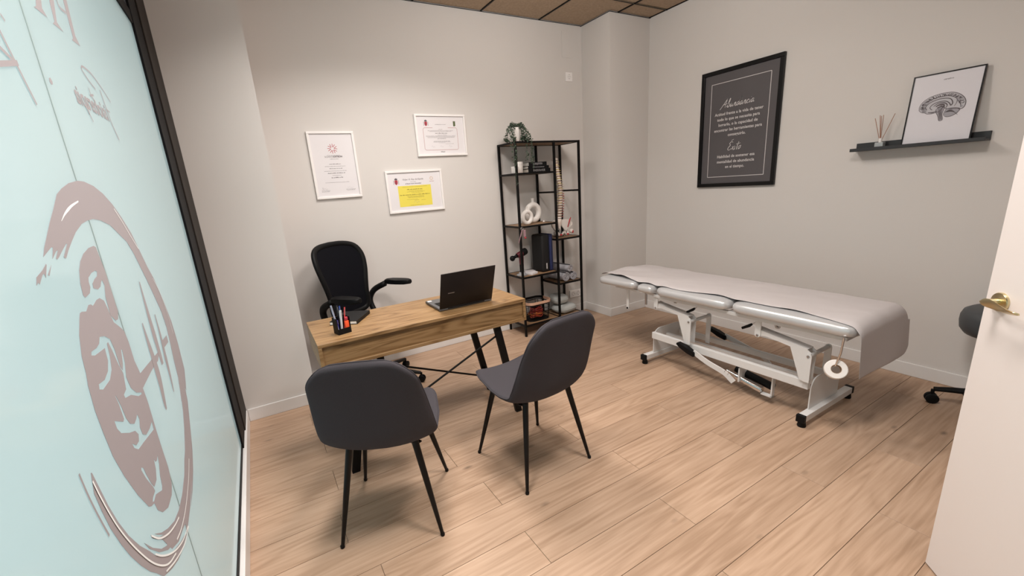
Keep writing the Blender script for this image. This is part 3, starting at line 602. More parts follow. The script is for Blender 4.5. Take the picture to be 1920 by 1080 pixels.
for k in range(5):
    a = math.radians(-54-36+20+72*k); d = Vector((math.cos(a), math.sin(a), 0))
    bm = NB(); tube(bm, [d*.02+Vector((0, 0, .115)), d*.16+Vector((0, 0, .10)), d*.30+Vector((0, 0, .075))], [.030, .024, .016], 10, flat=.7); arm = obj('base_arm', bm, M_plastic, oc, smooth=.9)
    sd = Vector((-d.y, d.x, 0)); bm = NB(); c = d*.305+Vector((0, 0, .028))
    Rw = Matrix((d, Vector((0, 0, 1)), sd)).transposed().to_4x4()
    for q in (-1, 1): lathe(bm, [(.022, -.007), (.028, -.004), (.028, .004), (.022, .007)], center=c+sd*.014*q, seg=18, mat=Rw)
    tube(bm, [c+Vector((0, 0, .0)), c+Vector((0, 0, .05))], .008, 8); obj('castor', bm, M_plastic, arm, smooth=.7)

# ------------------------------------------------------------------ treatment table
tt = thing('treatment_table', 'white steel treatment table with silver vinyl cushions by the right wall', 'treatment table', (2.71, 1.6, 0))
def T(o): o.matrix_parent_inverse = Matrix.Translation((-2.71, -1.6, 0)); return o
BX0, BX1 = 2.42, 3.0
def cushion(y0, y1, zb, zt, tilt=0, x0=BX0, x1=BX1):
    bm = NB(); box(bm, x0, x1, y0, y1, zb, zt)
    bmesh.ops.subdivide_edges(bm, edges=list(bm.edges), cuts=9, use_grid_fill=True)
    cx, cy, cz = (x0+x1)/2, (y0+y1)/2, (zb+zt)/2; hx, hy, hz_ = (x1-x0)/2, (y1-y0)/2, (zt-zb)/2; r = hz_*.98
    for v in bm.verts:
        p = v.co-Vector((cx, cy, cz))
        # rounded box projection
        q = Vector((max(-hx+r*1.15, min(hx-r*1.15, p.x)), max(-hy+r*1.25, min(hy-r*1.25, p.y)), max(-hz_+r, min(hz_-r, p.z))))
        d = p-q
        if d.length > 1e-6:
            dn = Vector((d.x/1.15, d.y/1.25, d.z)); dn.normalize(); p = q+Vector((dn.x*r*1.15, dn.y*r*1.25, dn.z*r))
        ex, ey = 1-abs(p.x/hx)**4, 1-abs(p.y/hy)**6
        if p.z > 0: p.z += .006*max(0, ex)*max(0, ey)
        p.z += tilt*(p.y/hy)
        v.co = p+Vector((cx, cy, cz))
    o = obj('cushion', bm, M_vinyl, tt, smooth=3); s = o.modifiers.new('s', 'SUBSURF'); s.levels = 1; s.render_levels = 1
    return T(o)
cushion(2.235, 2.640, .566, .640, tilt=-.004); cushion(2.065, 2.222, .566, .634); cushion(1.490, 2.050, .564, .640); cushion(.830, 1.480, .564, .642)
def P_(name, bm, mat=M_whitemetal, par=None, smooth=None): return T(obj(name, bm, mat, tt, smooth=smooth)) if par is None else obj(name, bm, mat, par, smooth=smooth)
for x in (2.475, 2.925): P_('side_rail', BX(x, x+.022, .88, 2.09, .541, .5625, bev=.002))
for y in (.88, 1.49, 2.07): P_('cross_rail', BX(2.4975, 2.9245, y, y+.025, .542, .5620))
for x in (2.495, 2.90): P_('head_rail', BX(x, x+.02, 2.09, 2.50, .545, .5625, bev=.002))
# base: bars, feet, end plates, beams
for y, nm in ((1.0, 0), (2.115, 1)):
    P_('foot_bar', BX(2.43, 3.0, y, y+.04, .035, .072, bev=.002))
    for x in (2.418, 2.988): P_('bar_cap', BX(x, x+.0245, y-.002, y+.042, .032, .075, bev=.003), M_plastic)
    for x in (2.445, 2.985):
        bm = NB(); lathe(bm, [(.020, 0), (.022, .006), (.018, .031)], center=(x, y+.02, 0), seg=18); P_('foot', bm, M_plastic, smooth=1)
    bm = NB()
    zz = .262 if nm == 0 else .268
    poly = [(2.525, .0725)]+[(2.525+.07*(1-math.cos(a)), zz-.07+.07*math.sin(a)) for a in [PI/2*i/6 for i in range(7)]]+[(2.86-.07*(1-math.cos(a)), zz-.07+.07*math.sin(a)) for a in [PI/2*i/6 for i in range(6, -1, -1)]]+[(2.86, .0725)]
    prism(bm, poly, 'y', y+.006 if nm else y+.028, y+.012 if nm else y+.034); P_('end_plate', bm)
for x in (2.50, 2.66, 2.82): P_('base_beam', BX(x, x+.028, 1.035, 2.12, .200 if x < 2.6 else .165, .251 if x < 2.6 else .205, bev=.003))
def pivot_disc(bm, x, y, z, r=.007): lathe(bm, [(r, -.004), (r*1.1, 0), (r*.8, .004)], center=(x, y, z), seg=12, mat=Matrix.Rotation(-PI/2, 4, 'Y'))
for (yu, zu, yl, zl) in ((2.075, .461, 1.790, .418), (1.323, .452, 1.043, .405)):
    for x in (2.482, 2.70):
        bm = NB(); prism(bm, [(yu-.017, .549), (yu+.017, .549)]+[(yu+.017*math.cos(a), zu+.004-.017*math.sin(a)) for a in [PI*i/6 for i in range(7)]], 'x', x, x+.006); lug = P_('pivot_lug', bm)
        bm = NB(); pivot_disc(bm, x-.002, yu, zu); b = P_('bolt', bm, M_steel, par=lug, smooth=1)
    for x in (2.488, 2.545):      # rocker channel: two cheeks and a web
        bm = NB(); prism(bm, [(yu+.014, zu+.034), (yl+.012, zl+.034), (yl-.010, zl+.018), (yl-.006, .2515), (yl+.034, .2515), (yl+.098, zl+.028), (yu-.045, zu+.004), (yu+.014, zu-.006)], 'x', x, x+.006); P_('rocker_plate', bm)
    bm = NB(); bar(bm, (2.5195, yu+.012, zu+.036), (2.5195, yl+.010, zl+.036), .063, .004); P_('rocker_web', bm)
    for x in (2.480, 2.704):
        bm = NB(); prism(bm, [(yl-.017, .2515 if x < 2.6 else .2055), (yl+.017, .2515 if x < 2.6 else .2055)]+[(yl+.017*math.cos(a), zl+.017*math.sin(a)) for a in [PI*i/6 for i in range(7)]], 'x', x, x+.006); pp = P_('pivot_post', bm)
        bm = NB(); pivot_disc(bm, x-.002, yl, zl); P_('bolt', bm, M_steel, par=pp, smooth=1)
    bm = NB(); tube(bm, [(2.487, yl, zl), (2.703, yl, zl)], .012, 14); P_('torque_tube', bm, smooth=.8)
# foot levers with black pedals
for (x, y0, z0, s) in ((2.463, 1.83, .232, 1), (2.90, 1.88, .232, -1)):
    bm = NB(); Pp = smooth_path([(x, y0-.10, z0-.012), (x, 1.62, z0-.055), (x, 1.50, z0-.085), (x+s*.01, 1.44, .10)], 4)
    for a, b in zip(Pp, Pp[1:]): bar(bm, a, b, .008, .035)
    lv = P_('foot_lever', bm)
    bm = NB(); prism(bm, [(y0+.02, z0+.028), (y0-.05, z0+.012), (y0-.115, z0-.012), (y0-.115, z0-.045), (y0-.05, z0-.03), (y0, z0-.005), (y0+.03, z0+.012)], 'x', x-.022, x+.018)
    bmesh.ops.bevel(bm, geom=list(bm.edges), offset=.004, segments=2, affect='EDGES'); o = obj('pedal', bm, M_plastic, lv, smooth=.6)
bm = NB(); tube(bm, [(2.55, 1.535, .125), (2.55, 1.455, .108)], .009, 12); tube(bm, [(2.55, 1.47, .108), (2.55, 1.30, .075)], .022, 18); P_('gas_spring', bm, M_chrome, smooth=.8)
bm = NB(); tube(bm, [(2.60, 1.50, .135), (2.60, 1.26, .095)], .024, 16); P_('pump_body', bm, M_plastic, smooth=.8)
P_('spring_bracket', BX(2.535, 2.565, 1.235, 1.243, .055, .186)); P_('spring_bracket', BX(2.535, 2.565, 1.235, 1.30, .052, .060)); P_('spring_bracket', BX(2.515, 2.60, 1.43, 1.438, .09, .186))
for y, z in ((1.80, .50), (1.40, .485)):
    bm = NB(); tube(bm, [(2.56, y-.06, z+.05), (2.55, y, z)], .004, 6); lv = P_('release_lever', bm, M_steel, smooth=1)
    bm = NB(); tube(bm, [(2.552, y-.005, z+.004), (2.548, y+.01, z-.01), (2.54, y+.05, z-.035)], [.006, .010, .008], 10); obj('lever_grip', bm, M_plastic, lv, smooth=3)
for x in (2.50, 2.80):
    bm = NB(); box(bm, x, x+.012, 2.36, 2.385, .385 if x < 2.6 else .44, .572, bev=.002, seg=1); lg = P_('head_strut', bm)
    bm = NB(); tube(bm, [(x-.004, 2.372, .392 if x < 2.6 else .445), (x+.018, 2.372, .392 if x < 2.6 else .445)], .008, 10); obj('strut_end', bm, M_plastic, lg, smooth=1)
P_('neck_strut', BX(2.495, 2.505, 2.175, 2.19, .46, .57), M_steel)
# pegs that hold the roll
bm = NB(); tube(bm, [(2.425, .875, .575), (2.425, .88, .49), (2.425, .895, .418)], .005, 10); P_('roll_peg', bm, M_chrome, smooth=1)
# paper roll
rl = thing('tape_roll', 'roll of white tape hung on a chrome peg at the foot of the treatment table', 'roll', (2.43, .893, .3975))
bm = NB(); prof = [(.023, -.019), (.046, -.019), (.049, -.016), (.049, .016), (.046, .019), (.023, .019)]
Rr = Matrix.Rotation(math.radians(-62), 4, 'Z') @ Matrix.Rotation(math.radians(62), 4, 'X')
lathe(bm, prof+[prof[0]], seg=36, mat=Rr, cap=False); obj('roll', bm, M_ceramic, rl, smooth=.6)
bm = NB(); pr2 = [(.0212, -.0195), (.0228, -.0195), (.0228, .0195), (.0212, .0195)]; lathe(bm, pr2+[pr2[0]], seg=36, mat=Rr, cap=False); obj('cardboard_core', bm, new_mat('cardboard', (.35, .25, .17), .9), rl, smooth=.6)
# sheet: along the table, round the foot end on a 7 cm radius, then hanging
bm = NB(); rows = []
path = [(2.655, .632), (2.648, .640), (2.63, .648)]+[(2.60-.03*i, .6520) for i in range(57)]
RR = .068; yf = .812
path = [p for p in path if p[0] > yf+RR+.005]+[(yf+RR*(1-math.sin(a)), .6520-RR*(1-math.cos(a))) for a in [PI/2*i/8 for i in range(9)]]
path += [(yf-.0015*i, .6520-RR-.0215*i) for i in range(1, 11)]
for i, (y0, z0) in enumerate(path):
    row = []; hang = max(0, (.6520-RR)-z0)/.215
    for j in range(41):
        f = j/40
        xl = 2.470+.013*math.sin(y0*5.1+.6)+.008*math.sin(y0*13); xr_ = 3.035
        dip = math.exp(-((y0-2.058)/.035)**2)*.9+math.exp(-((y0-2.228)/.03)**2)*.5+math.exp(-((y0-1.485)/.05)**2)*.5
        if hang or z0 < .64 and y0 < 1: xl = 2.445
        if y0 > 2.5: xr_ -= (y0-2.5)*.6
        x = xl+(xr_-xl)*f; z = z0; y = y0
        if not hang:
            el = max(0, (2.495-x)/.04); z -= .011*el*el+.014*dip*max(0, 1-(x-xl)/.10)
            er = max(0, (x-2.965)/.05); z -= .030*er*er
            w = noise.noise(Vector((x*5, y*5, 0)))*.006+noise.noise(Vector((x*14+3, y*11, 2)))*.002+.005*abs(noise.noise(Vector((x*3.1+y*6, y*2-x*5, 7))))
            if y > 2.1: w = w*1.8+.016*max(0, math.sin(x*15+y*9))*min(1, (y-2.1)*2)
            z += max(w, -.001)
        else:
            if f > .86: z += .035*((f-.86)/.14)**2.2*hang
            y -= .006*hang*math.sin(x*9+1)+.004*hang
            if f > .9: x -= .012*((f-.9)/.1)*hang
        row.append(bm.verts.new((x, y, z)))
    rows.append(row)
for a, b in zip(rows, rows[1:]):
    for j in range(40): bm.faces.new((a[j], a[j+1], b[j+1], b[j]))
sh = obj('bed_sheet', bm, M_sheet, smooth=3, recalc=True); add_props(sh, 'thin white sheet draped over the treatment table and hanging at its foot', 'sheet')
sh.modifiers.new('t', 'SOLIDIFY').thickness = .0012
ss = sh.modifiers.new('s', 'SUBSURF'); ss.levels = 1; ss.render_levels = 1

# ------------------------------------------------------------------ stool behind the door
st = thing('rolling_stool', 'black round stool on a five-star castor base, half hidden behind the door', 'stool', (3.40, .50, 0))
bm = NB(); lathe(bm, [(.13, .437), (.175, .449), (.193, .475), (.198, .51), (.197, .545), (.188, .572), (.165, .587), (.12, .592), (.02, .594)], seg=36); obj('seat', bm, new_mat('stool_vinyl', (.05, .055, .06), .5), st, smooth=1)
bm = NB(); lathe(bm, [(.024, .08), (.024, .26), (.014, .261), (.014, .436)], seg=18); obj('gas_column', bm, M_plastic, st, smooth=.7)
bm = NB(); lathe(bm, [(.05, .06), (.055, .10), (.045, .15), (.03, .16)], seg=20); obj('hub', bm, M_plastic, st, smooth=1)
for k in range(5):
    a = math.radians(119+72*k); d = Vector((math.cos(a), math.sin(a), 0))
    bm = NB(); tube(bm, [d*.03+Vector((0, 0, .10)), d*.17+Vector((0, 0, .095)), d*.245+Vector((0, 0, .088))], [.028, .022, .018], 10, flat=.7)
    if (3.40+d.x*.28) > XR-.03: bmesh.ops.scale(bm, vec=(.6, .6, 1), verts=bm.verts); d = d*.6
    arm = obj('base_arm', bm, M_plastic, st, smooth=.9)
    sd = Vector((-d.y, d.x, 0)).normalized(); dn = d.normalized(); c = d*.25+Vector((0, 0, .030)); bm = NB()
    Rw = Matrix((dn, Vector((0, 0, 1)), sd)).transposed().to_4x4()
    for q in (-1, 1): lathe(bm, [(.024, -.008), (.030, -.005), (.030, .005), (.024, .008)], center=c+sd*.015*q, seg=18, mat=Rw)
    tube(bm, [c, c+Vector((0, 0, .055))], .009, 8); obj('castor', bm, M_plastic, arm, smooth=.7)

# ------------------------------------------------------------------ shelving unit
SX0, SXM, SX1, SY0, SY1, SH = 2.065, 2.48, 2.77, 3.25, 3.535, 1.79
su = thing('shelving_unit', 'tall black metal shelving unit with brown wood shelves in the corner', 'shelf', (2.42, 3.39, 0))
def S(o): o.matrix_parent_inverse = Matrix.Translation((-2.42, -3.39, 0)); return o
pw = .0095
for x in (SX0, SXM, SX1):
    for y in (SY0, SY1): S(obj('post', BX(x-pw, x+pw, y-pw, y+pw, 0, SH, bev=.001, seg=1), M_blackmetal, su))
def rail(a, b): bm = NB(); bar(bm, a, b, .016, .016); S(obj('rail', bm, M_blackmetal, su))
rail((SX0, SY0, SH-.009), (SX1, SY0, SH-.009)); rail((SX0, SY1, SH-.009), (SX1, SY1, SH-.009))
for x in (SX0, SX1): rail((x, SY0, SH-.009), (x, SY1, SH-.009))
def board(x0, x1, z):
    S(obj('shelf_board', BX(x0+pw+.001, x1-pw-.001, SY0+pw, SY1-pw, z-.012, z-.0006, bev=.001, seg=1), M_shelfwood, su))
    rail((x0+pw, SY0, z-.008), (x1-pw, SY0, z-.008)); rail((x0+pw, SY1, z-.008), (x1-pw, SY1, z-.008))
    rail((x0, SY0+pw, z-.008), (x0, SY1-pw, z-.008)); rail((x1, SY0+pw, z-.008), (x1, SY1-pw, z-.008))
for z in (1.525, 1.058, .585, .112): board(SX0, SXM, z)
for z in (.896, .456, .108): board(SXM, SX1, z)
S(obj('top_board', BX(SX0+pw, SX1-pw, SY0+.009, SY1-.009, SH-.013, SH-.001), M_shelfwood, su))
for x in (SXM, SX1): rail((x, SY0+pw, 1.335), (x, SY1-pw, 1.335))
# trailing plant on top
pl_ = thing('potted_plant', 'trailing green plant in a white pot on top of the black shelving unit', 'plant', (2.135, 3.34, SH+.0006))
bm = NB(); lathe(bm, [(.038, 0), (.042, .004), (.045, .12), (.041, .12), (.039, .10), (.002, .098)], seg=28, cap=False); bmesh.ops.holes_fill(bm, edges=bm.edges); obj('pot', bm, M_ceramic, pl_, smooth=.8)
rnd = random.Random(3)
bmS, bmL = NB(), NB()
def leafy(bm, p, s, r):
    a = r.uniform(0, 2*PI); e = r.uniform(-.6, .8); d = Vector((math.cos(a)*math.cos(e), math.sin(a)*math.cos(e), math.sin(e))); n = d.orthogonal(); n.rotate(Matrix.Rotation(r.uniform(0, 6), 3, d)); w = d.cross(n)
    pts = [p, p+d*s*.35+w*s*.38, p+d*s*.8+w*s*.28, p+d*s, p+d*s*.8-w*s*.28, p+d*s*.35-w*s*.38]
    bm.faces.new([bm.verts.new(q+n*(.12*s if i in (1, 2, 4, 5) else 0)) for i, q in enumerate(pts)])
trails = [(-.10, -.04, -.36, .085), (-.085, -.06, -.20, .08), (-.06, -.075, -.05, .05), (.03, -.085, -.16, .06), (.065, -.08, -.19, .07), (.085, -.06, -.23, .08), (.105, -.03, -.05, .07), (.11, .01, -.05, .08), (-.07, .03, .0, .04), (.05, .05, .02, .05), (.02, -.07, .02, .05), (.09, .03, .03, .07), (-.10, .0, .02, .06), (.0, .03, .07, .02), (.075, -.02, .04, .06)]
for i, (dx, dy, dz, rise) in enumerate(trails):
    P = smooth_path([(0, 0, .10), (dx*.45, dy*.45, .125+rise*.3), (dx*.9, dy*.9, .09), (dx*1.05, dy*1.05-(.045 if dz < -.06 else 0), max(.02, dz)), (dx*1.02+rnd.uniform(-.01, .01), -.125 if dz < -.06 else dy, dz*.6+.01 if dz < -.06 else max(.012, dz*.6+.01)), (dx*1.0+rnd.uniform(-.015, .015), -.125 if dz < -.06 else dy, dz if dz < -.06 else max(.012, dz))], 6)
    tube(bmS, P, .0012, 4)
    for q in P[4:]:
        for _ in range(3): leafy(bmL, q+Vector((rnd.uniform(-.009, .009), rnd.uniform(-.006, .006), rnd.uniform(-.010, .010))), rnd.uniform(.009, .016), rnd)
for _ in range(36):
    a = rnd.uniform(0, 6.28); r = rnd.uniform(.0, .06); leafy(bmL, Vector((r*math.cos(a), r*math.sin(a), .112+rnd.uniform(0, .05)*(1-r/.08))), rnd.uniform(.011, .02), rnd)
obj('stems', bmS, M_leaf, pl_); add_props(obj('foliage', bmL, M_leaf, pl_, recalc=False), kind='stuff')
# shelf 1: white block letters / boxes and three black books
def simple(name, bm, mat, label, cat, group=None, smooth=None):
    return add_props(obj(name, bm, mat, smooth=smooth), label, cat, group)
def white_jar(x, y, z, r, h, label):
    t = thing('jar', label, 'jar', (x, y, z+.0004), group='white jars on the top shelf')
    bm = NB(); lathe(bm, [(r*.94, 0), (r, .004), (r, h*.72), (r*.96, h*.74)], seg=24); obj('body', bm, M_ceramic, t, smooth=.8)
    bm = NB(); lathe(bm, [(r*1.02, h*.741), (r*1.02, h*.97), (r*.97, h)], seg=24); obj('lid', bm, M_ceramic, t, smooth=.8)
white_jar(2.098, 3.325, 1.525, .034, .058, 'small low white jar at the left end of the top shelf')
white_jar(2.168, 3.368, 1.525, .036, .098, 'taller white jar beside the black books on the top shelf')
z = 1.525
M_spineprint = new_mat('silver_print', (.28, .27, .28), .6)
M_pages = new_mat('pages', (.55, .52, .48), .9)
M_bookblk = new_mat('book_black', (0.005, 0.005, 0.006), .5, spec=.2)
for (x0, x1, y0, y1, h, lab, txt) in ((2.218, 2.462, 3.29, 3.47, .032, 'thick black book at the bottom of the pile on the top shelf', 'CROMOTERAPIA'), (2.222, 2.452, 3.297, 3.465, .024, 'black book in the middle of the pile on the top shelf', 'ANATOMIA'), (2.232, 2.43, 3.30, 3.45, .033, 'black book with silver title on top of the pile', 'SALUD')):
    t = thing('book', lab, 'book', ((x0+x1)/2, (y0+y1)/2, z), group='black books on the top shelf'); w, d = (x1-x0)/2, (y1-y0)/2
    bm = NB(); box(bm, -w, w, -d, d, .0, .0022); box(bm, -w, w, -d, d, h-.0022, h); box(bm, -w, w, -d, -d+.003, .0022, h-.0022); obj('cover', bm, M_bookblk, t)
    obj('pages', BX(-w+.003, w-.003, -d+.0032, d-.004, .0023, h-.0023), M_pages, t)
    bm = NB()
    for q in range(9 if h > .03 else 14):
        a = -w*.55+q*w*1.1/(9 if h > .03 else 14); rr_ = random.Random(q+int(h*1e4)); hh = h*.34 if h > .03 else h*.14
        box(bm, a, a+w*.055, -d-.0006, -d-.0001, h/2-hh*rr_.uniform(.6, 1), h/2+hh*rr_.uniform(.6, 1))
    obj('spine_print', bm, M_spineprint, t); z += h+.0004
# ring vases
def ring_vase(x, y, R, r, label, rz):
    t = thing('ring_vase', label, 'vase', (x, y, 1.058), rz, group='white ring vases')
    bm = NB(); c = R+r*1.0; n = 36
    pts = [(R*math.cos(2*PI*i/n), 0, c+R*1.05*math.sin(2*PI*i/n)) for i in range(n)]
    tube(bm, pts, r, 14, closed=True); 
    for v in bm.verts: v.co.z = max(v.co.z, .0)
    obj('ring_body', bm, M_ceramic, t, smooth=3)
    bm = NB(); zt = c+R*1.05+r*.6; lathe(bm, [(r*.62, 0), (r*.50, r*.7), (r*.55, r*1.5), (r*.62, r*1.75), (r*.45, r*1.75), (r*.40, r*.8)], center=(0, 0, zt), seg=20); obj('neck', bm, M_ceramic, t, smooth=.9)
ring_vase(2.203, 3.33, .050, .0185, 'small white ring-shaped vase in front of the bigger one', .05)
ring_vase(2.345, 3.44, .070, .027, 'large white ring-shaped vase behind the small one', .05)
bm = NB(); lathe(bm, [(.012, 0), (.013, .003), (.006, .008), (.004, .018), (.006, .02)], center=(2.44, 3.40, 1.058), seg=12); simple('figurine', bm, M_ceramic, 'tiny white ornament at the right of the ring vases', 'ornament', smooth=1)
# hanging tassel
tz = thing('ribbon_keyring', 'pinkish ribbon and keyring hanging from the front post of the shelving unit', 'keyring', (2.075, 3.232, 1.05))
M_rib = new_mat('mauve_ribbon', (.33, .20, .23), .7)
bm = NB(); tube(bm, [(0.02*math.cos(a)*.7-.0, .0, -.012+.014*math.sin(a)) for a in [2*PI*i/12 for i in range(12)]], .0025, 6, closed=True); obj('ring', bm, M_steel, tz, smooth=3)
bm = NB()
for k, (dx, L) in enumerate(((-.045, .115), (-.02, .06))):
    P = smooth_path([(0, -.002*k, -.02), (dx*.5, -.006, -.02-L*.4), (dx, -.004, -.02-L)], 4)
    for a, b in zip(P, P[1:]): bar(bm, a, b, .007, .0015, upv=(0, 1, 0))
obj('ribbon', bm, M_rib, tz)
bm = NB(); box(bm, .010, .034, -.008, -.002, -.085, -.022, bev=.002); obj('tag', bm, M_rib, tz); bm = NB(); lathe(bm, [(.004, 0), (.009, .004), (.009, .012), (.004, .016)], center=(.028, -.006, -.103), seg=10); obj('bead', bm, M_red, tz, smooth=1)
# massage gun on shelf 3
mg = thing('massage_gun', 'dark red massage gun standing on the shelf below the vases', 'massage gun', (2.13, 3.36, .585))
M_mg = new_mat('burgundy', (.10, .010, .018), .3)
bm = NB(); lathe(bm, [(.055, 0), (.055, .006), (.035, .012), (.028, .03), (.024, .03)], seg=24); obj('stand', bm, new_mat('clear_stand', (.35, .35, .36), .2), mg, smooth=.8)
bm = NB(); lathe(bm, [(.019, .031), (.020, .05), (.021, .10), (.020, .105)], seg=20); obj('grip', bm, M_plastic, mg, smooth=.8)
bm = NB(); lathe(bm, [(.021, .106), (.023, .15), (.024, .185)], seg=20); tube(bm, [(-.045, 0, .193), (.012, 0, .212)], [.024, .028], 20); obj('body', bm, M_mg, mg, smooth=.8)
bm = NB(); tube(bm, [(.0125, 0, .212), (.05, 0, .225), (.06, 0, .228)], [.033, .033, .027], 20); obj('motor_cap', bm, M_plastic, mg, smooth=.8)
bm = NB(); tube(bm, [(-.0455, 0, .193), (-.075, 0, .183)], [.017, .013], 16); bmesh.ops.create_uvsphere(bm, u_segments=18, v_segments=12, radius=.026, matrix=Matrix.Translation((-.098, 0, .175))); obj('ball_head', bm, M_plastic, mg, smooth=3)
def stack_sheet(x, y, z0, w, d, h, rz, lab, nm='card_stack', c='cards'):
    t = thing(nm, lab, c, (x, y, z0), rz)
    obj('cards', BX(-w, w, -d, d, 0, h, bev=.001, seg=1), M_paper, t); bm = NB()
    for q in range(4): box(bm, -w*.6, w*(.1+.15*q), -d*.6+q*d*.35, -d*.55+q*d*.35, h, h+.0003)
    obj('print', bm, M_inklight, t)
stack_sheet(2.215, 3.345, .585, .045, .055, .020, .35, 'white stack of cards lying in front of the massage gun')
stack_sheet(2.285, 3.46, .585, .05, .035, .006, -.25, 'thin white leaflets lying behind the card stack on the shelf', 'leaflets', 'leaflet')
cs = thing('zip_case', 'black and navy zip case standing upright on the middle shelf', 'case', (2.401, 3.385, .5855), math.radians(3))
M_navy = new_mat('navy_cloth', (.008, .012, .055), .7, bump=.3, bscale=600); M_blkcloth = new_mat('black_cloth', (.003, .003, .004), .6, bump=.2, bscale=600)
bm = NB(); box(bm, -.075, .018, -.085, .085, .0, .36, bev=.018, seg=4); obj('front_shell', bm, M_blkcloth, cs, smooth=.8)
bm = NB(); box(bm, .0185, .036, -.083, .083, .003, .357, bev=.008, seg=3); obj('zip_band', bm, M_navy, cs, smooth=.8)
bm = NB(); box(bm, .0365, .062, -.085, .085, .0, .36, bev=.011, seg=4); obj('back_shell', bm, M_navy, cs, smooth=.8)
obj('label_tab', BX(-.03, -.018, -.0865, -.0852, .03, .085, bev=.0003, seg=1), M_chalk, cs)
bm = NB(); tube(bm, [(.0275, -.0865, .02), (.0275, -.0865, .335)], .002, 6); obj('zip', bm, new_mat('zip_blue', (.05, .07, .25), .5), cs)
# spine model
sp = thing('spine_model', 'anatomical spine model with pelvis and red muscle marks on the right-hand shelf', 'anatomical model', (2.63, 3.40, .896))
M_bone = new_mat('bone', (.66, .56, .50), .55, bump=.2, bscale=120); M_bone2 = new_mat('bone_pale', (.66, .60, .56), .55); M_musc = new_mat('muscle_red', (.45, .03, .04), .5); M_disc = new_mat('disc_tan', (.26, .16, .09), .6); M_nerve = new_mat('nerve_yellow', (.62, .48, .16), .5)
def spx(z): return Vector((.004+.010*math.sin((z-.15)*7.5), .02*math.cos(z*7)+.0, z))
base_off = Vector((.0, 0, 0))
zc = .175; n_v = 24; rr = random.Random(5)
for i in range(n_v):
    f = i/(n_v-1); h = .0262-.0065*f; r = .025-.007*f
    c = spx(zc+h/2); c.x += -.002-.004*f
    bm = NB(); lathe(bm, [(r, -h*.32), (r*.84, -h*.15), (r*.84, h*.15), (r, h*.32)], center=c, seg=14)
    bar(bm, c+Vector((-r*1.75, .012, 0)), c+Vector((r*1.75, .012, 0)), .006, .007); bar(bm, c+Vector((.004, r*.6, 0)), c+Vector((.012, r*1.9, -h*.4)), .005, .010)
    obj('vertebra', bm, M_bone if i % 5 else M_bone2, sp, smooth=.7)
    bm = NB(); lathe(bm, [(r*.80, h*.321), (r*.80, h*.67)], center=c, seg=14)
    for s in (-1, 1): tube(bm, [c+Vector((s*r*.7, .008, h*.3)), c+Vector((s*r*1.9, -.002, -h*.1))], .0022, 5)
    obj('disc', bm, M_nerve if f > .2 and i % 2 else M_disc, sp, smooth=.7)
    if f < .4:
        bm = NB(); tube(bm, [c+Vector((r*.8, .004, 0)), c+Vector((r*1.9, -.004, .004))], .0028, 6); obj('red_mark', bm, M_musc, sp, smooth=1)
    zc += h
bm = NB(); tube(bm, [spx(.16)+Vector((-.01, .028, 0)), spx(.4)+Vector((-.01, .026, 0)), spx(.62)+Vector((-.015, .024, 0)), spx(.72)+Vector((-.017, .02, 0))], .005, 8); obj('support_rod', bm, M_steel, sp, smooth=1)
bm = NB(); bmesh.ops.create_uvsphere(bm, u_segments=20, v_segments=12, radius=.030, matrix=Matrix.Translation(spx(zc+.012)+Vector((-.015, .004, 0))) @ Matrix.Diagonal((1, 1.1, .62, 1))); obj('occiput_plate', bm, M_bone, sp, smooth=3)
def fan(bm, pts, th=.010):
    """bent bone plate from outline points, relaxed to a shell"""
    V_ = [bm.verts.new(Vector(p)) for p in pts]; f = bm.faces.new(V_); r = bmesh.ops.extrude_face_region(bm, geom=[f]); vs = [v for v in r['geom'] if isinstance(v, bmesh.types.BMVert)]
    bmesh.ops.translate(bm, vec=(0, th, 0), verts=vs)
for s in (-1, 1):
    bm = NB()
    fan(bm, [(s*.018, .0, .150), (s*.050, -.01, .165), (s*.095, -.03, .160), (s*.128, -.05, .130), (s*.122, -.055, .100), (s*.092, -.045, .075), (s*.075, -.05, .045), (s*.048, -.03, .050), (s*.038, -.01, .085), (s*.022, .0, .110)], .024)
    bmesh.ops.bevel(bm, geom=list(bm.edges), offset=.004, segments=2, affect='EDGES')
    bone = obj('hip_bone', bm, M_bone2, sp, smooth=1)
    bm = NB(); tube(bm, [(s*.065, -.035, .050), (s*.055, -.06, .022), (s*.030, -.065, .016), (s*.012, -.068, .035), (s*.006, -.07, .050)], [.014, .013, .012, .010, .009], 10); obj('pubic_bone', bm, M_bone2, sp, smooth=3)
    bm = NB(); bmesh.ops.create_uvsphere(bm, u_segments=14, v_segments=10, radius=.022, matrix=Matrix.Translation((s*.098, -.065, .045))); obj('femur_head', bm, M_bone2, sp, smooth=3)
    bm = NB(); bmesh.ops.create_uvsphere(bm, u_segments=12, v_segments=8, radius=.013, matrix=Matrix.Translation((s*.100, -.081, .040)) @ Matrix.Diagonal((.8, .7, 1.2, 1))); obj('red_mark', bm, M_musc, sp, smooth=3)
    bm = NB(); bmesh.ops.create_uvsphere(bm, u_segments=12, v_segments=8, radius=.012, matrix=Matrix.Translation((s*.042, -.075, .022)) @ Matrix.Diagonal((1.4, .7, .8, 1))); obj('red_mark', bm, M_musc, sp, smooth=3)
bm = NB(); tube(bm, [(0, 0, .175), (0, .005, .13), (0, .0, .08), (0, -.012, .055)], [.030, .026, .015, .006], 12, flat=.6); obj('sacrum', bm, M_bone, sp, smooth=3)
bm = NB(); tube(bm, [(.055, -.06, .085), (.085, -.055, .150), (.105, -.05, .178)], [.004, .007, .004], 8); obj('red_muscle', bm, M_musc, sp, smooth=3)
bm = NB(); tube(bm, [(.030, -.06, .05), (.055, -.06, .085)], .006, 8); obj('ligament', bm, M_bone2, sp, smooth=3)
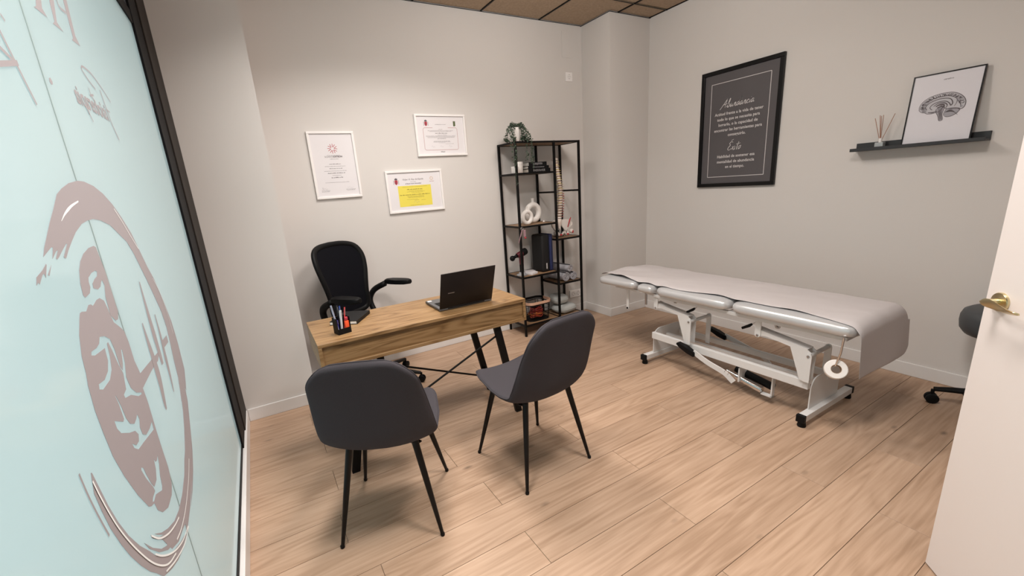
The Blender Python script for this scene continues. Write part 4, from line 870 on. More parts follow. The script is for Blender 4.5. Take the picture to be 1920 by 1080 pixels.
bm = NB(); lathe(bm, [(.055, 0), (.055, .006), (.012, .012), (.006, .02), (.006, .06)], center=(0, .02, 0), seg=24); obj('stand', bm, M_glossblack, sp, smooth=.8)
# rolled towels
M_towel = new_mat('grey_towel', (.38, .37, .40), .98, bump=1.0, bscale=320, noise_amt=.15, nscale=120)
def towel(x, z, r, L, rz, label):
    t = thing('rolled_towel', label, 'towel', (x, 3.385, z), rz, group='rolled grey towels')
    bm = NB(); n = 64; turns = 3.1; P = []
    rad = lambda i: .010+(r-.010)*(i/(n-1))
    for i in range(n): a = 2*PI*turns*i/(n-1)+1.0; P.append((rad(i)*math.cos(a), rad(i)*math.sin(a)*.92+r*.92))
    th = .0085; fr, bk = [], []
    for i, (a, b) in enumerate(P):
        ang = 2*PI*turns*i/(n-1)+1.0; o_ = (math.cos(ang)*th, math.sin(ang)*th)
        fr.append([bm.verts.new((a, -L/2+.002*math.sin(i*.7), b)), bm.verts.new((a-o_[0], -L/2+.002*math.sin(i*.7), b-o_[1]))]); bk.append([bm.verts.new((a, L/2, b)), bm.verts.new((a-o_[0], L/2, b-o_[1]))])
    for i in range(n-1):
        bm.faces.new((fr[i][0], fr[i+1][0], bk[i+1][0], bk[i][0])); bm.faces.new((fr[i][1], fr[i][0], bk[i][0], bk[i][1]))if i == 0 else None
        bm.faces.new((fr[i+1][1], fr[i][1], bk[i][1], bk[i+1][1])); bm.faces.new((fr[i][0], fr[i][1], fr[i+1][1], fr[i+1][0])); bm.faces.new((bk[i][1], bk[i][0], bk[i+1][0], bk[i+1][1]))
    o = obj('terry_roll', bm, M_towel, t, smooth=.9)
towel(2.578, .456, .052, .25, .04, 'grey rolled towel, lower left of the three on the shelf')
towel(2.688, .456, .047, .24, -.06, 'grey rolled towel, lower right of the three on the shelf')
towel(2.622, .546, .042, .25, .12, 'grey rolled towel lying on top of the other two')
# folded pillows / cushions below
M_pil = new_mat('pale_pillow', (.42, .43, .42), .95, bump=.5, bscale=90)
def pillow(x, y, z, sx, sy, sz, rz, label, ry=0):
    t = thing('cushion', label, 'cushion', (x, y, z), rz, group='pale cushions on the bottom shelf')
    bm = NB(); bmesh.ops.create_uvsphere(bm, u_segments=28, v_segments=16, radius=1)
    for v in bm.verts:
        c = v.co; sg = lambda a, e: math.copysign(abs(a)**e, a)
        c.x, c.y, c.z = sg(c.x, .62)*sx, sg(c.y, .62)*sy, sg(c.z, .8)*sz; c.z += sz+.006*noise.noise(c*18)
    if ry: bmesh.ops.rotate(bm, cent=(0, 0, sz), matrix=Matrix.Rotation(ry, 3, 'Y'), verts=bm.verts)
    zm = min(v.co.z for v in bm.verts)
    for v in bm.verts: v.co.z -= zm
    pilo = obj('cover', bm, M_pil, t, smooth=3)
    bm = NB(); n = 40; tube(bm, [(sx*math.copysign(abs(math.cos(a))**.62, math.cos(a)), sy*math.copysign(abs(math.sin(a))**.62, math.sin(a)), sz-zm) for a in [2*PI*i/n for i in range(n)]], .003, 6, closed=True)
    if ry: bmesh.ops.rotate(bm, cent=(0, 0, sz-zm), matrix=Matrix.Rotation(ry, 3, 'Y'), verts=bm.verts)
    obj('seam', bm, M_pil, t, smooth=3)
pillow(2.63, 3.375, .108, .125, .10, .046, .1, 'pale grey cushion lying flat on the bottom right-hand shelf')
pillow(2.585, 3.40, .2035, .088, .09, .050, -.1, 'pale grey cushion on top of the other, bottom right-hand shelf')
# basket
bk = thing('storage_basket', 'black wire basket with a bent wood handle and bands inside, bottom shelf', 'basket', (2.275, 3.385, .112))
def rr_ring(sx, sy, r, z): return [(p[0], p[1], z) for p in rrect(-sx, sx, -sy, sy, r, 6)]
bm = NB(); tube(bm, rr_ring(.135, .105, .06, .165), .005, 8, closed=True); tube(bm, rr_ring(.120, .095, .055, .006), .004, 8, closed=True)
a_, b_ = rr_ring(.135, .105, .06, .165), rr_ring(.120, .095, .055, .006)
for i in range(0, len(a_), 2): tube(bm, [a_[i], b_[i]], .002, 6)
for z_ in (.045, .085, .125): f = z_/.165; tube(bm, rr_ring(.120+.015*f, .095+.01*f, .056, z_), .0016, 6, closed=True)
bmesh.ops.create_grid(bm, x_segments=1, y_segments=1, size=.09, matrix=Matrix.Translation((0, 0, .007)) @ Matrix.Diagonal((1.2, .95, 1, 1))); obj('wire_body', bm, M_blackmetal, bk, smooth=1)
def band_ring(bm, P, h, th):
    n = len(P); c = Vector((0, 0, 0)); V_ = []
    for p in P:
        p = Vector(p); d = Vector((p.x, p.y, 0)).normalized()*th; V_.append([bm.verts.new(p), bm.verts.new(p+Vector((0, 0, h))), bm.verts.new(p+Vector((0, 0, h))-d), bm.verts.new(p-d)])
    return V_
bm = NB(); P = rr_ring(.142, .112, .064, .172); V_ = band_ring(bm, P, .026, .005)
front = [i for i, p in enumerate(P)]
for i in front:
    A_, B_ = V_[i], V_[(i+1) % len(V_)]
    mid = (Vector(P[i])+Vector(P[(i+1) % len(P)]))/2
    if mid.y < .05:
        for k in range(4): bm.faces.new((A_[k], B_[k], B_[(k+1) % 4], A_[(k+1) % 4]))
bmesh.ops.delete(bm, geom=[v for v in bm.verts if not v.link_faces], context='VERTS')
obj('wood_band', bm, new_mat('bent_wood', (.62, .38, .27), .5), bk)
bm = NB(); V_ = band_ring(bm, P, .026, .005)
for i in front:
    A_, B_ = V_[i], V_[(i+1) % len(V_)]
    mid = (Vector(P[i])+Vector(P[(i+1) % len(P)]))/2
    if mid.y >= .05:
        for k in range(4): bm.faces.new((A_[k], B_[k], B_[(k+1) % 4], A_[(k+1) % 4]))
bmesh.ops.delete(bm, geom=[v for v in bm.verts if not v.link_faces], context='VERTS')
obj('rear_band', bm, M_plastic, bk)
rb = thing('elastic_bands', 'tangle of orange and red elastic exercise bands in the basket', 'exercise bands', (2.275, 3.375, .122))
for k, col in enumerate(((.40, .05, .02), (.50, .13, .03), (.22, .02, .02), (.30, .03, .02))):
    r = random.Random(k+2); bm = NB()
    P = []
    for i in range(46):
        a = i*.55+k; P.append((.075*math.cos(a)*(1-.004*i)+.012*r.uniform(-1, 1), .058*math.sin(a*1.03)+.01*r.uniform(-1, 1), .014+k*.022+.0007*i+.008*r.random()))
    tube(bm, smooth_path(P, 3), .0052-.0006*k, 6); obj('band', bm, new_mat('band_rubber', col, .45), rb, smooth=3)
bm = NB(); box(bm, -.055, .045, -.04, .04, .118, .138, bev=.004); simple_o = add_props(obj('black_pouch', bm, M_blkcloth), 'small black pouch lying on the bands in the basket', 'pouch'); simple_o.location = (2.27, 3.39, .122)

# ------------------------------------------------------------------ desk things
lp = thing('laptop', 'dark grey laptop standing open on the oak desk, its back to the room', 'laptop', (1.0, 2.215, DZ1), math.radians(0))
M_lap = new_mat('laptop_dark', (.018, .013, .012), .45, metal=.2, spec=.3); M_lapgrey = new_mat('laptop_deck', (.12, .12, .125), .45, metal=.4)
LW = .172; bm = NB(); box(bm, -LW, LW, 0, .238, .003, .017, bev=.003); obj('base', bm, M_lapgrey, lp, smooth=.7)
obj('keyboard', BX(-.15, .15, .035, .14, .0172, .0178), M_glossblack, lp)
kb = NB()
for r_ in range(5):
    for c_k in range(14): box(kb, -.147+c_k*.0212, -.129+c_k*.0212, .038+r_*.0205, .0555+r_*.0205, .0179, .0192)
obj('keys', kb, M_plastic, lp); obj('touchpad', BX(-.05, .055, .155, .225, .0172, .0176), M_lap, lp); obj('sticker', BX(-.165, -.14, .20, .225, .0172, .0175), M_chalk, lp)
ang = math.radians(-12); Rl = Matrix.Translation((0, .004, .016)) @ Matrix.Rotation(math.radians(20), 4, 'X')
bm = NB(); box(bm, -LW, LW, -.006, 0, 0, .232, bev=.002, mat=Rl); obj('lid', bm, M_lap, lp, smooth=.7)
bm = NB(); box(bm, -LW+.008, LW-.008, .0001, .0012, .014, .222, mat=Rl); obj('screen', bm, M_glossblack, lp)
bm = NB(); box(bm, -.125, -.085, -.0068, -.0061, .098, .104, mat=Rl); obj('lid_badge', bm, M_steel, lp)
bm = NB(); tube(bm, [(-.12, .002, .014), (.12, .002, .014)], .006, 10); obj('hinge', bm, M_plastic, lp, smooth=1)
nb = thing('notebook', 'black notebook with white page edges lying behind the pen holder', 'notebook', (.375, 2.455, DZ1+.0004), math.radians(-33))
bm = NB(); box(bm, -.078, .078, -.10, .10, 0, .003); box(bm, -.078, .078, -.10, .10, .017, .020); box(bm, .074, .078, -.10, .10, .003, .017); obj('cover', bm, M_bookblk, nb)
obj('pages', BX(-.076, .0735, -.099, .098, .0031, .0169), new_mat('bright_pages', (.85, .83, .8), .8), nb)
pc = thing('pen_holder', 'black mesh pen holder at the left end of the oak desk', 'pen holder', (.292, 2.232, DZ1), math.radians(14))
bm = NB(); prism(bm, [(-.032, 0), (.032, 0), (.036, .078), (-.036, .095)], 'y', -.0335, -.0315) if 0 else None
w = .034; d = .030
for (x0, x1, y0, y1) in ((-w, w, -d, -d+.0015), (-w, w, d-.0015, d), (-w, -w+.0015, -d, d), (w-.0015, w, -d, d)): 
    if y0 == -d and y1 == -d+.0015 and x1 > x0+.01: box(bm, x0, x1, y0, y1, 0, .03); continue
    box(bm, x0, x1, y0, y1, 0, .085)
box(bm, -w, w, -d, d, 0, .002); obj('cup', bm, M_plastic, pc)
pens = [((-.026, -.018), (-.034, .012), .150, (.30, .32, .42), 'silver-blue pen standing tallest at the left of the pen holder', .0042), ((-.012, -.02), (.004, -.002), .118, (.55, .55, .57), 'grey-white marker leaning in the pen holder', .0062),
        ((.0, .005), (.012, .02), .135, (.02, .06, .30), 'blue pen at the back of the pen holder', .004), ((.002, -.018), (.030, .0), .128, (.60, .06, .06), 'slim red pen leaning right in the pen holder', .0034),
        ((-.005, .012), (.0, .022), .140, (.015, .015, .018), 'black pen at the back of the pen holder', .004), ((-.022, -.005), (-.02, .0), .07, (.03, .02, .22), 'short dark blue pen low in the pen holder', .005)]
for (b0, t0, L, col, lab, r) in pens:
    t = thing('pen', lab, 'pen', pc.location+Vector((0, 0, .0025)), pc.rotation_euler.z, group='pens in the pen holder'); m = new_mat('pen_plastic', col, .35)
    bm = NB(); a = Vector((b0[0], b0[1], 0)); b = Vector((t0[0], t0[1], L)); tube(bm, [a, a.lerp(b, .08), a.lerp(b, .68)], [r*.3, r, r], 10); obj('barrel', bm, m, t, smooth=.8)
    bm = NB(); tube(bm, [a.lerp(b, .681), b], [r*1.12, r*1.0], 10); cp = obj('cap', bm, m, t, smooth=.8)
    bm = NB(); bar(bm, a.lerp(b, .72)+Vector((0, -r*1.3, 0)), a.lerp(b, .96)+Vector((0, -r*1.3, 0)), .0018, .0012, upv=(0, 1, 0)); obj('clip', bm, M_steel, cp)
hl = thing('highlighter', 'flat orange-red highlighter at the front right of the pen holder', 'highlighter', pc.location+Vector((0, 0, .0025)), pc.rotation_euler.z)
bm = NB(); box(bm, .008, .030, -.026, -.014, 0, .062, bev=.003); obj('barrel', bm, new_mat('highlighter_orange', (.85, .10, .03), .35), hl, smooth=.7)
bm = NB(); box(bm, .010, .028, -.025, -.015, .0625, .082, bev=.004); obj('cap', bm, M_red, hl, smooth=.7)

# ------------------------------------------------------------------ frames on the back wall
def frame(nm, label, x0, x1, z0, z1, bw=.017, group='white certificate frames'):
    t = thing(nm, label, 'picture frame', ((x0+x1)/2, YB, z0), group=group)
    w, h = (x1-x0)/2, z1-z0
    bm = NB()
    box(bm, -w, w, -.018, -.0005, 0, bw, bev=.002); box(bm, -w, w, -.018, -.0005, h-bw, h, bev=.002)
    box(bm, -w, -w+bw, -.018, -.0005, bw, h-bw, bev=.002); box(bm, w-bw, w, -.018, -.0005, bw, h-bw, bev=.002); obj('frame_moulding', bm, M_whiteframe, t)
    obj('sheet', BX(-w+bw-.001, w-bw+.001, -.008, -.001, bw-.001, h-bw+.001), M_paper, t)
    return t, Plane((0, -.0082, 0), (1, 0, 0), (0, 0, 1)), w, h
def tline(bm, pl, u0, u1, v, h, seed, gap=.18):
    """one line of small print: word-like dashes"""
    r = random.Random(seed); u = u0
    while u < u1:
        L = min(u1-u, r.uniform(1.2, 4.5)*h)
        k = u
        while k < u+L-1e-5:
            cw = min(h*.55, u+L-k); hh = h*r.choice((.55, .6, .6, .9)); flat_poly(bm, pl, [(k, v), (k+cw*.72, v), (k+cw*.72, v+hh), (k, v+hh)], th=.0002); k += cw
        u += L+h*.5
def crest(par, pl, u, v, s):
    for nm, m, ps in (('crest_columns', M_inklight, [[(-.5, -.45), (-.4, -.45), (-.4, .3), (-.5, .3)], [(.4, -.45), (.5, -.45), (.5, .3), (.4, .3)]]),
                      ('crest_shield', M_red, [[(-.28, -.2), (-.15, -.42), (0, -.5), (.15, -.42), (.28, -.2), (.28, .3), (-.28, .3)]]),
                      ('crest_crown', M_ink, [[(-.22, .33), (.22, .33), (.28, .55), (.1, .62), (0, .7), (-.1, .62), (-.28, .55)], [(-.12, -.25), (.0, -.3), (.0, .05), (-.12, .05)]])):
        bm = NB()
        for p in ps: flat_poly(bm, pl, [(u+a*s, v+b*s) for a, b in p], n0=.0003 if nm == 'crest_crown' else .0, th=.0002)
        obj(nm, bm, m, par)
# A: portrait certificate
t, pl, w, h = frame('certificate', 'portrait certificate with a red star emblem in a white frame', .448, .786, 1.425, 1.914)
bm = NB(); uc, vc = .0, .365
for k in range(6):
    a = 2*PI*k/6+.2; d = Vector((math.cos(a), math.sin(a))); n = Vector((-d.y, d.x))
    for s in (-1, 1):
        p0 = d*.012+n*.0012*s; p1 = d*.034+n*.0095*s
        ribbon(bm, pl, [(uc+p0.x, vc+p0.y), (uc+p1.x, vc+p1.y)], .0036, th=.0002)
obj('star_emblem', bm, M_red, t)
me = [text_obj('t', 'EFHRE', .017, M_ink, None, pl, -.020, .300, align='CENTER', n0=0), text_obj('t', 'ESCUELA', .017, M_ink, None, pl, .022, .300, align='CENTER', bold=.0006, n0=0)]
me = [text_obj('t', 'SCHOOL', .0165, M_ink, None, pl, -.032, .302, n0=0), text_obj('t', 'OSTEON', .0165, M_ink, None, pl, .030, .302, bold=.0007, n0=0)]
join_meshes('emblem_lettering', me, M_ink, t)
bm = NB()
for i, (a, b, v, hh) in enumerate(((-.045, .045, .316, .003), (-.030, .035, .289, .004), (-.042, .045, .252, .0055), (-.075, .075, .236, .0035), (-.045, .05, .219, .006), (-.085, .080, .202, .0035), (-.062, .065, .185, .007), (-.030, .035, .170, .0035), (-.040, .045, .152, .007), (-.090, .085, .118, .003), (-.125, -.065, .060, .0035), (-.125, -.070, .052, .003), (.055, .125, .062, .0035), (.06, .12, .055, .003))): tline(bm, pl, a, b, v, hh, i)
obj('printed_text', bm, M_ink, t)
bm = NB(); ribbon(bm, pl, [(-.12, .07), (-.115, .085), (-.112, .068), (-.104, .078), (-.09, .070), (-.08, .073)], .0012, th=.0002); ribbon(bm, pl, [(.065, .075), (.08, .079), (.095, .074), (.11, .077)], .0008, th=.0002); obj('signatures', bm, M_inklight, t)
# B: upper right, red bordered diploma
t, pl, w, h = frame('certificate', 'landscape diploma with a thin red border in a white frame, highest of the three', 1.288, 1.747, 1.712, 2.046)
crest(t, pl, -.130, .262, .042)
bm = NB(); flat_poly(bm, pl, [(.118, .240), (.128, .238), (.138, .243), (.138, .280), (.118, .280)], th=.0002); obj('green_crest', bm, M_green, t)
bm = NB(); bw = .0025
ribbon(bm, pl, [(-.075, .227), (-.150, .227)], bw, th=.0002); ribbon(bm, pl, [(-.150, .227), (-.160, .217), (-.160, .060), (-.150, .050)], bw, th=.0002, sm=1); ribbon(bm, pl, [(-.150, .050), (.140, .050)], bw, th=.0002); ribbon(bm, pl, [(.140, .050), (.150, .060), (.150, .217), (.140, .227)], bw, th=.0002, sm=1); ribbon(bm, pl, [(.140, .227), (.065, .227)], bw, th=.0002)
obj('red_border', bm, M_rose, t)
bm = NB()
for i, (a, b, v, hh) in enumerate(((-.050, .050, .252, .004), (-.02, .015, .213, .003), (-.120, .110, .203, .004), (-.105, .095, .196, .003), (-.055, .055, .181, .007), (-.035, .05, .169, .003), (-.140, .130, .161, .0035), (-.135, .125, .154, .003), (-.125, .120, .148, .003), (-.04, .04, .138, .005), (-.075, .075, .118, .0045), (-.08, .08, .112, .003), (-.03, .03, .105, .0025), (.03, .11, .098, .0025))): tline(bm, pl, a, b, v, hh, i+20)
obj('printed_text', bm, M_ink, t)
bm = NB(); [ribbon(bm, pl, [(x, .075), (x+.01, .085), (x+.015, .07), (x+.025, .08), (x+.03, .07)], .0009, th=.0002) for x in (-.10, -.02, .06)]; obj('signatures', bm, M_inklight, t)
me = [text_obj('t', 'TITULO', .011, M_ink, None, pl, 0, .030, bold=.0004, n0=0)]; join_meshes('footer_print', me, M_ink, t)
# C: yellow diploma
t, pl, w, h = frame('certificate', 'landscape diploma with a yellow panel in a white frame, lowest of the three', .987, 1.479, 1.266, 1.607)
crest(t, pl, -.160, .252, .046)
me = [text_obj('t', 'Felipe VI, Rey de Espa\u00f1a', .0185, M_ink, None, pl, -.015, .262, shear=.35, n0=0), text_obj('t', 'y en su nombre', .008, M_ink, None, pl, -.015, .246, n0=0), text_obj('t', 'La Rectora de la Universidad Rey Juan', .0105, M_ink, None, pl, -.015, .230, bold=.0003, n0=0, sx=.95)]
me[2] = text_obj('t', 'el Rector de la Universidad', .0125, M_ink, None, pl, -.015, .230, bold=.0003, n0=0)
join_meshes('heading_lettering', me, M_ink, t)
bm = NB(); flat_poly(bm, pl, [(-.152, .048), (.138, .048), (.138, .218), (-.152, .218)], th=.0003); obj('yellow_panel', bm, M_yellow, t)
pl2 = Plane((0, -.0086, 0), (1, 0, 0), (0, 0, 1)); bm = NB()
for i, (a, b, v, hh) in enumerate(((-.115, .105, .206, .003), (-.075, .060, .184, .0085), (-.06, .06, .174, .003), (-.08, .08, .166, .003), (-.04, .06, .158, .003), (-.140, .125, .140, .0085), (-.08, .07, .130, .003), (-.075, .065, .124, .003), (-.07, .07, .118, .003), (-.085, .01, .104, .003), (-.02, .02, .096, .003), (.04, .08, .094, .003), (-.06, .06, .056, .003))): tline(bm, pl2, a, b, v, hh, i+40)
obj('printed_text', bm, new_mat('ink_olive', (.20, .15, .03), .8), t)
bm = NB(); ribbon(bm, pl2, [(-.03, .075), (-.01, .09), (0, .072), (.015, .085), (.02, .075)], .001, th=.0002); obj('signatures', bm, M_inklight, t)
bm = NB(); n = 12
for k in range(n): a = 2*PI*k/n; ribbon(bm, pl, [(.150+.010*math.cos(a), .268+.010*math.sin(a)), (.150+.0145*math.cos(a+.35), .268+.0145*math.sin(a+.35))], .003, th=.0002)
obj('round_emblem', bm, M_gold, t); bm = NB(); tline(bm, pl, .130, .172, .242, .006, 77); obj('emblem_print', bm, M_rose, t)

# ------------------------------------------------------------------ black framed poster
PY0, PY1, PZ0, PZ1 = 1.895, 2.568, 1.282, 2.232
po = thing('poster', 'large dark grey poster with white lettering in a black frame above the treatment table', 'poster', (XR, (PY0+PY1)/2, PZ0))
w, h, bw = (PY1-PY0)/2, PZ1-PZ0, .030
bm = NB(); box(bm, -.024, -.0005, -w, w, 0, bw, bev=.002); box(bm, -.024, -.0005, -w, w, h-bw, h, bev=.002); box(bm, -.024, -.0005, -w, -w+bw, bw, h-bw, bev=.002); box(bm, -.024, -.0005, w-bw, w, bw, h-bw, bev=.002); obj('frame_moulding', bm, M_glossblack, po)
obj('print_sheet', BX(-.010, -.001, -w+bw-.001, w-bw+.001, bw-.001, h-bw+.001), M_slate, po)
pl = Plane((-.0102, 0, 0), (0, -1, 0), (0, 0, 1))
bm = NB(); a, b0, b1 = .245, .085, h-.105
for q in ([(-a, b0), (a, b0)], [(a, b0), (a, b1)], [(a, b1), (-a, b1)], [(-a, b1), (-a, b0)]): ribbon(bm, pl, q, .0045, th=.0003)
obj('border_line', bm, M_chalk, po)
me = []
for s, v, sz in (('Actitud frente a la vida de tener', .588, .0325), ('todo lo que se necesita para', .545, .0325), ('lograrlo, o la capacidad de', .502, .0325), ('encontrar las herramientas para', .459, .0325), ('conseguirlo.', .416, .0325),
                 ('Habilidad de sostener esa', .242, .0325), ('mentalidad de abundancia', .199, .0325), ('en el tiempo.', .156, .0325)):
    me.append(text_obj('t', s, sz, M_chalk, None, pl, 0, v, bold=.0006, n0=0, spacing=1.06, sx=.90))
join_meshes('paragraph_lettering', me[:5], M_chalk, po); join_meshes('paragraph_lettering', me[5:], M_chalk, po)
# handwritten titles as pen strokes (unit: x-height 1, one letter per list)
GL = {'A': ([[(-.3, -.35), (.5, 1.0), (1.15, 2.2), (1.2, 2.3), (1.12, 1.2), (1.15, 0)], [(.2, .75), (.9, .95), (1.6, 1.05)]], 1.6), 'b': ([[(0, .1), (.45, 1.2), (.6, 2.1), (.45, 2.2), (.3, 1.0), (.3, .1), (.55, 0), (.85, .4), (.75, .85), (.45, .75)]], 1.0),
      'u': ([[(0, .2), (.2, .95), (.15, .2), (.35, 0), (.65, .5), (.75, .95), (.72, .2), (.9, 0), (1.05, .2)]], 1.0), 'n': ([[(0, 0), (.15, .9), (.12, .1), (.4, .85), (.6, .85), (.6, .1), (.8, 0), (.95, .2)]], .95),
      'd': ([[(.7, .8), (.35, .9), (.05, .35), (.25, 0), (.6, .4), (1.0, 1.9), (1.05, 2.15), (.8, .9), (.8, .1), (1.0, .1)]], 1.0), 'a': ([[(.7, .8), (.35, .9), (.05, .35), (.25, 0), (.6, .4), (.72, .9), (.7, .1), (.9, .05), (1.0, .2)]], .95),
      'c': ([[(.65, .8), (.35, .9), (.05, .35), (.3, 0), (.75, .2)]], .8), 'i': ([[(0, .2), (.15, .9), (.12, .1), (.35, .1)], [(.22, 1.35), (.28, 1.42)]], .45),
      'E': ([[(1.0, 2.0), (.5, 2.2), (.1, 1.75), (.45, 1.3), (.1, .8), (.0, .3), (.4, 0), (1.0, .4)], [(.35, 2.5), (.9, 2.8)]], 1.05), 'x': ([[(0, .1), (.3, .5), (.7, 1.0)], [(.1, .95), (.35, .5), (.65, 0), (.85, .15)]], .85),
      't': ([[(.35, 2.0), (.25, 1.0), (.25, .1), (.5, 0)], [(-.15, 1.35), (.9, 1.55)]], .6), 'o': ([[(.4, .9), (.08, .5), (.25, 0), (.6, .3), (.55, .8), (.35, .88), (.8, .85)]], .8)}
def handwriting(name, s, u, v, xh, wd, shear=.28):
    tot = sum(GL[c][1] for c in s)*xh; x = u-tot/2; bm = NB()
    for k, c in enumerate(s):
        for st_ in GL[c][0]: ribbon(bm, pl, [(x+(a+b*shear)*xh, v+b*xh+.02*k*xh) for a, b in st_], (wd*.6, wd, wd*.5), th=.0003+.00003*k, sm=5)
        x += GL[c][1]*xh
    obj(name, bm, M_chalk, po)
handwriting('title_lettering', 'Abundancia', -.012, .645, .0285, .0055); handwriting('subtitle_lettering', 'Exito', -.015, .300, .030, .0055)

# ------------------------------------------------------------------ picture ledge, diffuser, brain picture
LY0, LY1, LZ = .772, 1.385, 1.478
M_ledge = new_mat('ledge_black', (.022, .023, .026), .5)
ld = thing('picture_ledge', 'narrow black picture ledge on the right wall', 'ledge', (XR, (LY0+LY1)/2, LZ))
L2 = (LY1-LY0)/2
obj('back_plate', BX(-.012, -.0005, -L2+.0, L2-.0, .0, .052, bev=.001, seg=1), M_ledge, ld); obj('tray', BX(-.095, -.0125, -L2, L2, .0, .010, bev=.001, seg=1), M_ledge, ld); obj('front_lip', BX(-.105, -.0955, -L2, L2, .0, .020, bev=.001, seg=1), M_ledge, ld)
df = thing('reed_diffuser', 'small reed diffuser with a white cap and brown reeds on the black ledge', 'diffuser', (XR-.055, 1.245, LZ+.0102))
M_dg = new_mat('diffuser_glass', (.42, .44, .45), .15, spec=.6)
obj('bottle', BX(-.020, .020, -.022, .022, 0, .036, bev=.003), M_dg, df); bm = NB(); lathe(bm, [(.008, .0362), (.009, .038), (.009, .060), (.007, .061)], seg=18); obj('cap', bm, M_whiteframe, df, smooth=.8)
M_reed = new_mat('reed', (.36, .17, .10), .8)
for (dx, dy, L) in ((-.01, .040, .135), (.0, .020, .150), (-.008, .010, .145), (.004, .004, .150), (.006, -.052, .150)):
    bm = NB(); tube(bm, [(0, 0, .030), (dx, dy, .05+L)], .0016, 6); obj('reed', bm, M_reed, df, smooth=1)
BY0, BY1, BZ0, BZ1 = .838, 1.137, LZ+.0105, 1.885
bp_ = thing('brain_picture', 'engraved brain drawing in a thin black frame leaning on the ledge', 'picture frame', (XR-.060, (BY0+BY1)/2-.0, BZ0))
bw = .006; w = (BY1-BY0)/2; h = BZ1-BZ0-.004; Rb = Matrix.Rotation(math.radians(6.5), 4, 'Y')
def bbox_(bm, *a, **k): box(bm, *a, mat=Rb, **k)
bm = NB(); bbox_(bm, -.010, .004, -w, w, 0, bw); bbox_(bm, -.010, .004, -w, w, h-bw, h); bbox_(bm, -.010, .004, -w, -w+bw, bw, h-bw); bbox_(bm, -.010, .004, w-bw, w, bw, h-bw); obj('frame_moulding', bm, M_glossblack, bp_)
bm = NB(); bbox_(bm, -.006, .003, -w+bw-.0005, w-bw+.0005, bw-.0005, h-bw+.0005); obj('print_sheet', bm, new_mat('glazed_print', (.66, .64, .68), .4, spec=.4), bp_)
ax = (Rb @ Vector((0, 0, 1, 0))).xyz; pl = Plane(Rb @ Vector((-.0062, 0, 0)), (0, -1, 0), ax)
bm = NB(); bmf = NB(); bms = NB()
bc = (0.0, .207); bs = .098
def B(p): return [(bc[0]+a*bs, bc[1]+b*bs) for a, b in p]
# silhouettes (mid grey wash) then engraving lines
cer = [(-.98, -.12), (-.99, .1), (-.88, .35), (-.62, .56), (-.3, .66), (.05, .70), (.4, .66), (.7, .50), (.92, .25), (1.0, .0), (.96, -.25), (.80, -.33), (.70, -.26), (.30, -.22), (.15, -.15), (.10, -.05), (-.05, -.30), (-.30, -.38), (-.55, -.38), (-.68, -.30), (-.85, -.25)]
flat_poly(bmf, pl, B(cer), th=.0002)
cbl = [(.22, -.22), (.45, -.20), (.70, -.24), (.82, -.32), (.72, -.52), (.50, -.66), (.28, -.66), (.16, -.50)]
stem_ = [(-.12, -.10), (.08, -.06), (.14, -.20), (.10, -.48), (.16, -.80), (.02, -.84), (-.06, -.60), (-.18, -.36), (-.22, -.2)]
flat_poly(bms, pl, B(cbl), n0=.0003, th=.0002); flat_poly(bms, pl, B(stem_), n0=.0005, th=.0002)
obj('brain_wash', bmf, new_mat('wash_light', (.48, .47, .50), .6), bp_); obj('cerebellum_wash', bms, new_mat('wash_mid', (.32, .31, .34), .6), bp_)
def L_(p, wd=.0022): ribbon(bm, pl, B(p), (wd*.5, wd, wd*.5), n0=.0008, th=.0002, sm=4)
L_(cer+[cer[0]], .0035); L_(cbl+[cbl[0]], .003); L_(stem_+[stem_[0]], .0028)
L_([(-.62, -.15), (-.70, .05), (-.50, .28), (-.1, .40), (.30, .34), (.45, .10), (.40, -.05), (.32, .08), (.15, .22), (-.15, .24), (-.42, .12), (-.50, -.05), (-.38, -.18)], .005)
L_([(-.35, .02), (-.15, .16), (.10, .14), (.24, .0), (.20, -.15)], .006); L_([(-.25, -.02), (-.1, .06), (.08, .04), (.12, -.08)], .010); L_([(-.18, -.10), (0, -.04), (.10, -.12)], .008); L_([(-.55, -.30), (-.35, -.33), (-.15, -.28)], .006)
L_([(-.80, -.10), (-.86, .10), (-.70, .34), (-.40, .46), (-.05, .52), (.30, .48), (.58, .30), (.62, .08), (.55, -.12)], .0035)
rg = random.Random(11)
for k in range(34):
    a = PI*(1.02-1.0*k/33); r0, r1 = .52, .94
    p0 = (math.cos(a)*.70*1.0, math.sin(a)*.52); p1 = (math.cos(a)*.95, math.sin(a)*.66)
    mid = ((p0[0]+p1[0])/2+rg.uniform(-.06, .06), (p0[1]+p1[1])/2+rg.uniform(-.05, .05)); L_([p0, mid, p1], rg.uniform(.0022, .0045))
    if k % 2: L_([mid, (mid[0]+rg.uniform(-.08, .08), mid[1]+rg.uniform(-.07, .07)), (mid[0]+rg.uniform(-.12, .12), mid[1]+rg.uniform(-.03, .08))], .0025)
for k in range(9): L_([(.62+.04*k, .22-.05*k), (.70+.02*k, .12-.04*k), (.80, .05-.035*k)], .002)
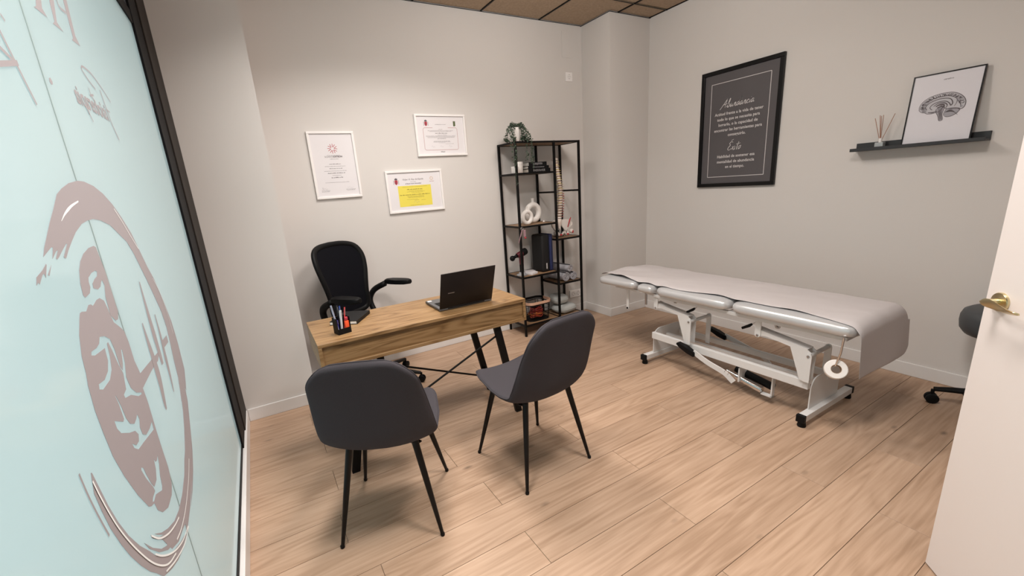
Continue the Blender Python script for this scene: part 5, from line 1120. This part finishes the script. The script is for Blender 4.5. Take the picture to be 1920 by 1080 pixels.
for k in range(11): L_([(.20, -.40), (.36+.03*k*.6, -.30-.012*k), (.48+.03*k, -.26-.038*k)], .0016)
for k in range(7): L_([(-.12+.03*k, -.12), (-.06+.02*k, -.4), (.03+.016*k, -.8)], .0014)
for k in range(6): L_([(-.92+.02*k, -.02-.045*k), (-.78, -.04-.04*k), (-.66+.01*k, -.06-.045*k)], .002)
obj('brain_engraving', bm, M_ink, bp_)
me = [text_obj('t', 'cerebro', .013, M_ink, None, pl, .005, .348, shear=.3, n0=0)]; join_meshes('caption_lettering', me, M_ink, bp_)

# ------------------------------------------------------------------ sockets and cover plate on the back wall
def socket(x, z, label, n=1, grp='wall sockets'):
    t = thing('wall_socket', label, 'socket', (x, YB, z), group=grp); W_ = .041*n
    obj('plate', BX(-W_, W_, -.009, -.0004, -.041, .041, bev=.003), M_whiteframe, t)
    for k in range(n):
        cx = (k-(n-1)/2)*.071; bm = NB(); Rm_ = Matrix.Rotation(PI/2, 4, 'X')
        lathe(bm, [(.0215, 0), (.0195, .0006), (.019, -.004), (.0, -.004)], seg=24, mat=Rm_, center=(cx, -.0095, 0), cap=False); obj('socket_well', bm, M_inklight if n > 1 else M_white, t, smooth=.6)
        bm = NB()
        for s in (-1, 1): lathe(bm, [(.0028, 0), (.0028, .001)], seg=10, mat=Rm_, center=(cx+s*.0095, -.0095, 0))
        box(bm, cx-.003, cx+.003, -.0105, -.0095, .014, .018); box(bm, cx-.003, cx+.003, -.0105, -.0095, -.018, -.014)
        obj('socket_holes', bm, M_ink, t)
socket(2.925, 2.408, 'single white wall socket high on the back wall near the column')
socket(2.935, .215, 'white double wall socket low behind the shelving unit', n=2)
cp = thing('cover_plate', 'blank painted cover plate at the top of the back wall', 'cover plate', (2.905, YB, 2.69))
obj('plate', BX(-.055, .055, -.004, -.0003, -.115, .115, bev=.002), M_wall, cp)
bm = NB(); [lathe(bm, [(.004, 0), (.003, .0015)], seg=10, mat=Matrix.Rotation(PI/2, 4, 'X'), center=(0, -.0041, z_)) for z_ in (-.09, .09)]; obj('screw', bm, M_wall, cp, smooth=1)
